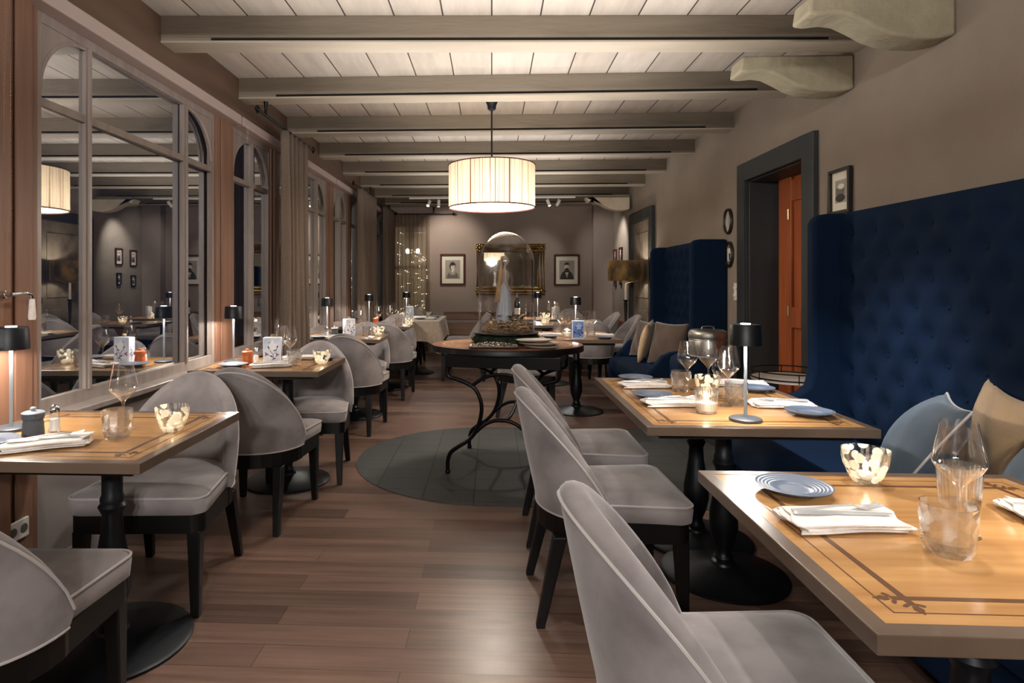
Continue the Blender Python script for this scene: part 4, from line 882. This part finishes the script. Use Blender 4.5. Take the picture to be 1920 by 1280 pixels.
def b_card(face, fm):
    r = empty('card_box'); w_, d_, h = .11, .055, .165
    MB().box((0, 0, h/2), (w_, d_, h)).build('box', 'white_card', r, smooth=0, bevel=.002)
    for k, (rot, ww, off) in enumerate(((0, w_, d_/2), (-PI/2, d_, w_/2), (PI, w_, d_/2), (PI/2, d_, w_/2))):
        b = MB(); iw = ww-.010; b.box((0, -off-.0006, h/2), (iw, .0012, h-.012), 0); s = iw/.10
        def Pn(x, z, q=0): return (x*s, -off-.0016-q, z)
        pts = [Pn(-.005, .012), Pn(.012, .035), Pn(.006, .06), Pn(-.014, .085), Pn(-.022, .115), Pn(-.012, .14)]; b.tube(smoothpath(pts, 4), .0016, 5, 1)
        b.tube(smoothpath([Pn(.008, .055), Pn(.026, .075), Pn(.034, .10)], 4), .0012, 5, 1); b.tube(smoothpath([Pn(.012, .035), Pn(-.02, .05), Pn(-.036, .06)], 4), .0011, 5, 1)
        def blob(x, z, rx, rz_, mi, q, rot_=0):
            n = 10; P = []
            for i in range(n): a = 2*PI*i/n; u_, v_ = rx*math.cos(a), rz_*math.sin(a); P.append((x+u_*math.cos(rot_)-v_*math.sin(rot_), z+u_*math.sin(rot_)+v_*math.cos(rot_)))
            b.prism(P, .0004, lambda u, v, t: (u*s, -off-.0018-q-t, v), mi)
        for a in range(5): blob(.004+.017*math.cos(a*1.257+.3), .112+.019*math.sin(a*1.257+.3), .015, .010, 2, .0002*a, a*1.257+.3)
        for x, z in ((.034, .055), (-.034, .058)):
            for a in range(3): blob(x+.006*math.cos(a*2.1), z+.007*math.sin(a*2.1), .008, .0045, 3, .0002*a, a*2.1)
        for x, z, a in ((.02, .083, .6), (-.02, .10, 2.4), (.0, .045, 2.6), (.018, .03, .4), (.036, .105, 1.2)): blob(x, z, .010, .0035, 1, .0012, a)
        o = b.build('print', [face, 'ink', 'petal_grey' if face == 'card_blue' else 'petal', 'ink' if face == 'card_blue' else 'petal_pink'], r, smooth=0); o.rotation_euler = (0, 0, rot)
    b = MB()
    for a in range(4): b.ball((.008*math.cos(a*1.6), .008*math.sin(a*1.6), h+.010+.004*(a % 2)), .008, 0, 8, 5)
    b.tube([(0, 0, h), (0, 0, h+.012)], .002, 6); b.build('bow', 'brass', r); return r
def card(x, y, rz, label, blue=False): return put('card%d' % blue, lambda: b_card('card_blue' if blue else 'card_art', None), (x, y, T), math.radians(rz), label, 'card box', 'printed flower card boxes')
def b_ribbed():
    fn = lambda a, z: 1+.014*math.sin(a*30)*(1 if z > .01 else 0)
    P = [(0, 0), (.036, 0), (.040, .004), (.0455, .095), (.0455, .098), (.043, .0975), (.038, .012), (0, .010)]
    return MB().lathe(P, 120, fn=fn).build('ribbed_glass', 'tumbler_glass', None, smooth=30)
def b_block():
    r = empty('votive_candle'); MB().lathe([(0, 0), (.034, 0), (.0355, .03), (.033, .032), (0, .030)], 24).build('wax', 'wax', r, smooth=40)
    MB().lathe([(0, .034), (.003, .038), (.0036, .042), (.002, .050), (0, .056)], 10).build('flame', 'flame', r); MB().tube([(0, 0, .03), (0, 0, .038)], .0008, 5).build('wick', 'ink', r); point((0, 0, .06), .08, (1, .78, .5), .008, r); return r

# ---- window table with the grey pot
W1 = 'on the window table with the grey pot'
lamp(-1.715, 2.11, 'black table lamp at the window side of the nearest window table')
o = b_pot('pot_grey', 'pot_lid', 1); o.location = (-1.575, 2.035, T); tag(o, 'grey textured spice pot with a pale knobbed lid beside the salt shaker', 'pot'); 
salt(-1.535, 2.085, 'glass salt shaker with silver cap beside the grey pot')
plate(-1.625, 1.90, 'side plate cut by the frame edge on the nearest window table')
setting(-1.425, 1.90, 26, W1)
wine(-1.315, 2.13, 'wine glass standing behind the tumbler on the nearest window table')
tumbler(-1.262, 2.01, 'faceted tumbler in front of the wine glass on the nearest window table', .3)
bowl(-1.13, 2.12, W1)
# ---- window table with the orange pot
W2 = 'on the window table with the orange pot'
lamp(-1.685, 3.93, 'black table lamp beside the orange pot, in front of the narrow window')
o = b_pot('pot_orange', 'pot_orange', 0); o.location = (-1.565, 3.86, T); tag(o, 'orange ceramic spice pot with a knobbed lid beside the floral card box', 'pot')
salt(-1.545, 3.955, 'glass salt shaker half hidden behind the orange pot')
card(-1.425, 3.93, 8, 'white card box printed with a pale blossom branch, facing the camera beside the orange pot')
wine(-1.40, 4.04, 'wine glass touching the back of the front-on card box'); wine(-1.30, 3.90, 'wine glass between the front-on card box and a tumbler')
tumbler(-1.235, 3.785, 'faceted tumbler in front of a wine glass on the orange-pot table', .9); bowl(-1.085, 3.875, W2)
setting(-1.37, 3.745, 20, W2); plate(-1.60, 3.72, 'brightly lit side plate beside the napkin on the orange-pot table'); plate(-1.13, 4.09, 'side plate behind the candle bowl on the orange-pot table')
napkin(-1.30, 4.11, 10, 'folded linen napkin on the far side of the orange-pot table')
# ---- window table with the corner-on box
lamp(-1.60, 5.90, 'black table lamp on the window table with the corner-on card box')
salt(-1.565, 5.76, 'salt shaker on the window table with the corner-on card box')
o = copy_tree([q for q in bpy.data.objects if q.name == 'spice_pot'][0]); o.location = (-1.51, 5.84, T); o.rotation_euler = (0, 0, 0); tag(o, 'grey spice pot on the window table with the corner-on card box', 'pot')
card(-1.385, 5.90, 52, 'white card box turned corner-on beside a tumbler, third window table from the camera')
wine(-1.36, 6.03, 'wine glass rising behind the corner-on card box, nearer the window'); wine(-1.27, 6.02, 'wine glass rising behind the corner-on card box, nearer the aisle')
tumbler(-1.195, 5.80, 'faceted tumbler beside the corner-on card box', .4); bowl(-1.10, 5.93, 'beside the corner-on card box')
plate(-1.60, 5.62, 'side plate at the near edge of the table with the corner-on card box'); setting(-1.42, 5.63, 15, 'at the corner-on card box table')
# ---- last bare window table
lamp(-1.50, 7.45, 'black table lamp in front of the second window curtain')
o = copy_tree([q for q in bpy.data.objects if q.name == 'spice_pot.001'][0]); o.location = (-1.40, 7.38, T); tag(o, 'small orange spice pot under the lamp by the second curtain', 'pot'); salt(-1.40, 7.47, 'salt shaker behind the small orange pot by the second curtain')
wine(-1.36, 7.30, 'wine glass on the last bare window table, near the orange pot'); wine(-1.24, 7.40, 'wine glass on the last bare window table, behind a tumbler')
tumbler(-1.10, 7.22, 'faceted tumbler on the last bare window table', .2); bowl(-.99, 7.33, 'on the last bare window table'); plate(-1.25, 7.18, 'side plate on the last bare window table')
# ---- cloth table
TC = T; T = .7545
lamp(-1.25, 8.95, 'black table lamp on the taupe tablecloth in front of the string lights')
card(-1.17, 8.72, 6, 'small white card box standing on the taupe tablecloth')
wine(-1.0, 8.75, 'wine glass beside the card box on the taupe tablecloth'); wine(-1.34, 8.40, 'wine glass at the window side of the taupe tablecloth')
tumbler(-.88, 8.62, 'faceted tumbler on the taupe tablecloth', .6); plate(-.98, 8.42, 'side plate between wine glass and tumbler on the taupe tablecloth'); bowl(-1.27, 8.52, 'on the taupe tablecloth')
napkin(-.83, 8.42, 80, 'folded linen napkin on the taupe tablecloth'); plate(-.82, 8.85, 'side plate at the far aisle corner of the taupe tablecloth')
T = TC
# ---- bench table nearest the camera
B1 = 'on the nearest bench table'
lamp(1.29, 1.22, 'added unseen black table lamp at the wall side of the bench table nearest the camera')  # lamp out of view, added for its light on this table
plate(.757, 1.58, 'side plate at the far corner of the bench table nearest the camera'); bowl(.985, 1.668, B1)
setting(.760, 1.375, 2, 'beside the tumbler '+B1)
tumbler(.885, 1.235, 'faceted tumbler nearest the camera, beside a folded napkin', .5); wine(.975, 1.33, 'wine glass nearest the camera, in front of the tan cushion')
put('ribbed', b_ribbed, (1.10, 1.50, T), 0, 'ribbed glass half hidden behind the wine glass nearest the camera', 'glass', 'ribbed glasses')
napkin(1.29, 1.43, -12, 'folded linen napkin cut by the frame edge on the nearest bench table')
put('knife', b_knife, (1.265, 1.395, T+.0262), math.radians(168), 'silver knife on the napkin cut by the frame edge, nearest bench table', 'knife', 'silver knives on napkins')
put('fork', b_fork, (1.275, 1.445, T+.0262), math.radians(172), 'silver fork on the napkin cut by the frame edge, nearest bench table', 'fork', 'silver forks on napkins')
# ---- four-place bench table
lamp(.965, 2.385, 'black table lamp with bright pole at the front of the four-place table')
put('ribbed', b_ribbed, (.865, 2.52, T), 0, 'ribbed glass with a white candle beside the lamp on the four-place table', 'glass', 'ribbed glasses')
o = b_block(); o.location = (.865, 2.52, T+.0105); tag(o, 'white candle inside the ribbed glass on the four-place table', 'candle')
plate(.77, 3.33, 'side plate at the far aisle corner of the four-place table'); setting(.765, 3.12, 2, 'at the far aisle place of the four-place table')
plate(.73, 2.83, 'side plate between the two aisle napkins of the four-place table'); setting(.77, 2.665, 0, 'at the near aisle place of the four-place table')
tumbler(.91, 3.0, 'faceted tumbler below a wine glass at the far end of the four-place table', .2); tumbler(1.045, 2.68, 'faceted tumbler behind the lamp pole on the four-place table', .8)
bowl(1.01, 2.93, 'in the middle of the four-place table')
wine(.955, 3.05, 'wine glass farther from the lamp, in front of the blue bench arm'); wine(1.08, 3.12, 'wine glass half hidden behind another, in front of the silver tin')
wine(.985, 2.66, 'wine glass just beside the pole of the four-place table lamp, aisle side'); wine(1.06, 2.80, 'wine glass close behind the lamp pole on the four-place table')
plate(1.27, 3.03, 'side plate at the far wall-side place of the four-place table'); plate(1.255, 2.49, 'side plate at the near wall-side corner of the four-place table')
setting(1.225, 2.66, 176, 'at the near wall-side place of the four-place table'); napkin(1.26, 3.18, 172, 'folded linen napkin at the far wall-side place of the four-place table')
# ---- table with the blue card box
lamp(.86, 6.35, 'black table lamp above the blue card box behind the oval table')
card(.80, 5.74, -3, 'blue card box with a pale blossom standing behind the oval table', True)
wine(.70, 6.22, 'wine glass on the blue card box table, farther from the lamp'); wine(.745, 6.05, 'wine glass on the blue card box table, between tumbler and lamp'); wine(.92, 6.05, 'wine glass just behind the blue card box'); wine(1.0, 6.12, 'wine glass behind the blue card box, nearer the bench')
tumbler(.65, 6.12, 'faceted tumbler on the blue card box table', .3); put('ribbed', b_ribbed, (.715, 5.86, T), 0, 'ribbed glass with a white candle beside the blue card box', 'glass', 'ribbed glasses')
o = copy_tree([q for q in bpy.data.objects if q.name == 'votive_candle'][0]); o.location = (.715, 5.86, T+.0105); tag(o, 'white candle inside the ribbed glass beside the blue card box', 'candle')
plate(1.04, 5.72, 'side plate at the near corner of the blue card box table'); plate(.55, 5.80, 'side plate at the aisle side of the blue card box table'); napkin(1.05, 5.97, 175, 'folded linen napkin at the bench side of the blue card box table'); napkin(.56, 6.0, 5, 'folded linen napkin at the aisle side of the blue card box table')
tumbler(.93, 5.82, 'faceted tumbler peeking out beside the blue card box', .9)
# ---- the table behind it
bowl(.66, 7.62, 'on the table behind the blue card box'); salt(.53, 7.58, 'salt shaker beside the bowl on the table behind the blue card box table'); plate(.45, 7.56, 'side plate beside the salt shaker behind the glass dome'); wine(.80, 7.8, 'wine glass on the table behind the blue card box table'); tumbler(.90, 7.65, 'faceted tumbler on the table behind the blue card box table')
# ---- farthest table
lamp(.66, 8.86, 'black table lamp on the farthest table, seen beside the glass dome')
card(.90, 8.72, 48, 'white card box turned corner-on on the farthest table'); bowl(.76, 8.64, 'on the farthest table below the mirror'); wine(.93, 8.92, 'wine glass behind the card box on the farthest table'); wine(.84, 8.98, 'wine glass behind the bowl on the farthest table')
salt(.68, 8.62, 'salt shaker on the farthest table below the mirror')
r = empty('wine_bottle', (.36, 8.75, T)); MB().lathe([(0, 0), (.038, 0), (.041, .004), (.041, .20), (.036, .235), (.018, .275), (.0145, .30), (.0145, .345), (0, .346)], 24).build('body', 'bottle_green', r, smooth=40)
MB().lathe([(.0155, .29), (.0158, .346), (.0155, .349), (0, .349)], 18).build('capsule', 'pewter', r, smooth=40); MB().lathe([(.0416, .06), (.0416, .15)], 24).build('wrapper', 'linen', r); tag(r, 'dark green wine bottle on the farthest table, seen through the dome', 'bottle')

# ---- on the oval table: moss tray, dome, statuette, dried flowers, tray of nuggets, plates
H = .8355
r = empty('moss_wreath', (.105, 4.46, H)); rr = random.Random(9); b = MB()
b.lathe([(0, 0), (.22, 0), (.235, .02), (.22, .05), (.18, .062), (0, .064)], 60, fn=lambda a, z: 1+.05*math.sin(a*13)+.03*math.sin(a*29+z*90))
for k in range(1100):
    a = rr.uniform(0, 2*PI); q = rr.uniform(.20, .245); z = rr.uniform(.005, .058); p = Vector((q*math.cos(a), q*math.sin(a), z)); d = Vector((math.cos(a)*rr.uniform(.3, 1), math.sin(a)*rr.uniform(.3, 1), rr.uniform(-.5, .6))).normalized()*rr.uniform(.016, .042)
    d.z = max(d.z, .002-p.z); t = Vector((-math.sin(a), math.cos(a), 0))*.005; v = [b.bm.verts.new(p-t), b.bm.verts.new(p+t), b.bm.verts.new(p+d)]; b.face(v)
b.build('moss', 'moss', r, smooth=0)['kind'] = 'stuff'
MB().lathe([(0, .064), (.225, .064), (.235, .070), (.235, .076), (0, .076)], 48).build('board', 'black_wood', r, smooth=40); tag(r, 'dark mossy stand with a black board under the glass dome', 'stand')
Hd = H+.0765
P = [(.198, 0), (.200, .004), (.200, .50)]+[(.200*math.cos(a), .50+.225*math.sin(a)) for a in [PI/2*i/16 for i in range(1, 17)]]
o = MB().lathe(P, 72).build('glass_dome', 'dome_glass', None, smooth=180); o.location = (.105, 4.46, Hd); tag(o, 'tall clear glass dome covering the statuette on the oval table', 'glass dome')
# dried nest
b = MB()
for k in range(520):
    a = rr.uniform(0, 2*PI); q = .165*math.sqrt(rr.random()); hgt = .085*math.sqrt(max(0, 1-(q/.19)**2))*rr.uniform(.2, 1); p = Vector((q*math.cos(a), q*math.sin(a), .006+hgt)); d = rr.uniform(0, 2*PI); L = rr.uniform(.02, .05)
    e = Vector((math.cos(d)*L, math.sin(d)*L, rr.uniform(-.01, .02))); 
    if (p+e).xy.length > .185: e *= .3
    m_ = p+e/2+Vector((0, 0, .008)); b.tube([p-e/2*.6, m_, p+e], rr.uniform(.001, .0026), 4, rr.choice([0, 0, 1, 2]))
b.lathe([(0, 0), (.175, 0), (.17, .012), (.12, .03), (.05, .045), (0, .05)], 40, mi=1, fn=lambda a, z: 1+.05*math.sin(a*11+z*60))
for k in range(60):
    a = rr.uniform(-3.1, 3.1); q = rr.uniform(.05, .13); c = Vector((q*math.cos(a), q*math.sin(a)-.02, rr.uniform(.07, .12))); d = rr.uniform(0, 6.28); L = rr.uniform(.04, .085); u = Vector((math.cos(d), math.sin(d), rr.uniform(-.3, .6))).normalized(); v = u.cross(Vector((0, 0, 1))).normalized()*L*.22; mi = rr.choice([1, 2, 1])
    if (c+u*L).xy.length > .185: continue
    P4 = [c, c+u*L*.5+v+Vector((0, 0, .006)), c+u*L, c+u*L*.5-v+Vector((0, 0, .006))]; V = [b.bm.verts.new(p) for p in P4]; b.face(V, mi)
o = b.build('dried_flowers', ['dry_grass', 'dry_leaf', 'dry_petal'], None, smooth=0); o.location = (.105, 4.46, Hd+.0005); tag(o, 'nest of dried grass, leaves and petals at the foot of the statuette', 'dried flowers', kind='stuff')
# statuette: a standing woman in a long pale gown, turned to the mirror side, seen in profile
r = empty('statuette', (.095, 4.46, Hd+.069), math.radians(12)); S = .00118*1.0
def oval(cx, cy, rx, ry, z, n=20, fold=0): return [(cx+rx*math.cos(2*PI*i/n)*(1+fold*math.sin(i*PI)), cy+ry*math.sin(2*PI*i/n), z) for i in range(n)]
n = 48
def ring(cx, rx, ry, z, f): return [(cx+rx*math.cos(2*PI*i/n)*(1+f*math.sin(2*PI*i/n*9)), ry*math.sin(2*PI*i/n)*(1+f*math.sin(2*PI*i/n*9)), z) for i in range(n)]
b = MB(); b.rings([ring(-.006, .062, .055, 0, .07), ring(-.005, .055, .05, .06, .07), ring(-.002, .047, .043, .14, .055), ring(.0, .038, .036, .21, .035), ring(.002, .029, .030, .255, .015), ring(.002, .022, .026, .278, 0), ring(.002, .021, .0255, .285, 0)], True, True, True); b.build('gown', 'gown', r, smooth=70)
b = MB(); b.rings([ring(.002, .0205, .025, .283, 0), ring(.004, .022, .027, .305, 0), ring(.008, .026, .030, .335, 0), ring(.005, .024, .033, .358, 0), ring(.001, .018, .034, .372, 0), ring(-.001, .012, .020, .382, 0), ring(-.001, .0095, .0095, .392, 0), ring(.002, .009, .009, .412, 0), ring(.008, .013, .012, .420, 0), ring(.010, .0195, .0165, .436, 0), ring(.008, .022, .018, .452, 0), ring(.004, .021, .0175, .466, 0), ring(.0, .014, .012, .478, 0), ring(-.001, .003, .003, .482, 0)], True, True, True)
b.ball((.031, 0, .444), .0042, 0, 8, 5, (1.2, .8, 1.4)); b.ball((.028, 0, .434), .0035, 0, 8, 5, (1, 1.6, .6)); b.ball((.026, 0, .425), .005, 0, 8, 5)
for s in (-1, 1):
    b.ball((.026, s*.007, .451), .0028, 0, 8, 5); b.ball((.006, s*.0175, .444), .0042, 0, 8, 5, (1, .5, 1.4))
    b.tube(smoothpath([(.0, s*.034, .366), (-.003, s*.041, .335), (-.002, s*.042, .30), (.012, s*.036, .265), (.028, s*.022, .245), (.036, s*.010, .238)]), [.0105]*6+[.0095]*6+[.0085]*6+[.0075]*6+[.0065]*6+[.006], 8)
    hx, hz = .036, .238
    for k in range(4): b.tube([(hx, s*.010+(-.003+.002*k)*s, hz), (hx+.008, s*(.007+.002*k-.003), hz-.004-.001*k), (hx+.013, s*(.004+.002*k-.003), hz-.010-.001*k)], .0013, 5)
    b.tube([(hx-.002, s*.008, hz+.003), (hx+.005, s*.003, hz+.004), (hx+.009, s*.001, hz)], .0015, 5)
b.build('body', 'statue_skin', r, smooth=60)
b = MB(); b.rings([ring(-.004, .024, .0205, .440, .02), ring(-.003, .0255, .0215, .458, .03), ring(-.003, .022, .019, .474, .03), ring(-.004, .012, .011, .485, .02), ring(-.004, .002, .002, .488, 0)], True, True, True)
b.ball((-.026, 0, .452), .012, 0, 12, 8); b.build('hair', 'statue_hair', r)
def vf(u, v): a = PI*.66+PI*.68*u; k = v; rad = .0265+.026*k**1.2; return (-.004-.016*k+rad*math.cos(a)*(1+.10*math.sin(u*22)*k), .9*rad*math.sin(a)*(1-.25*k), .478-.33*k)
b = MB(); b.grid(vf, 30, 16); b.build('veil', 'veil', r, smooth=180, solid=.002)
tag(r, 'statuette of a veiled woman in a long pale gown under the glass dome', 'statuette')
r = empty('metal_tray', (.01, 4.09, H)); b = MB(); out = rrect(-.165, .165, -.085, .085, .03); b.slab(out, [(0, .02), (.003, .012), (.016, 0), (.018, .002), (.006, .016), (.005, .05)]); b.build('tray', 'pewter', r, smooth=40); tag(r, 'silver rectangular tray on the front of the oval table', 'tray')
b = MB()
for k in range(340):
    x, y = rr.uniform(-.14, .14), rr.uniform(-.062, .062); z = .012+rr.random()*.026*(1-(x/.16)**2)*(1-(y/.075)**2); s = rr.uniform(.006, .010); b.ball((x, y, z), s, 0, 6, 4, (rr.uniform(.7, 1.3), rr.uniform(.7, 1.2), rr.uniform(.6, 1)))
o = b.build('nuggets', 'nugget', None, smooth=0); o.location = (.01, 4.09, H); tag(o, 'heap of small glittering dark nuggets filling the silver tray', 'nuggets', kind='stuff')
for k, (x, y, z, rx, lab) in enumerate(((.335, 4.10, 0, .118, 'stone-coloured oval platter lying lowest beside the silver tray'), (.315, 4.12, .019, .135, 'stone-coloured oval platter in the middle of the stack beside the silver tray'), (.285, 4.14, .038, .125, 'stone-coloured oval platter on top of the stack beside the silver tray'))):
    o = MB().lathe([(0, 0), (.7, 0), (.95, .010), (1, .0155), (.97, .0175), (.7, .006), (0, .0055)], 48, (0, 0, 0), 0, rx, rx*.68).build('oval_platter', 'plate_stone', None, smooth=50); o.location = (x, y, H+z); o.rotation_euler = (0, 0, .2*k-.2); tag(o, lab, 'platter', 'stacked oval platters')
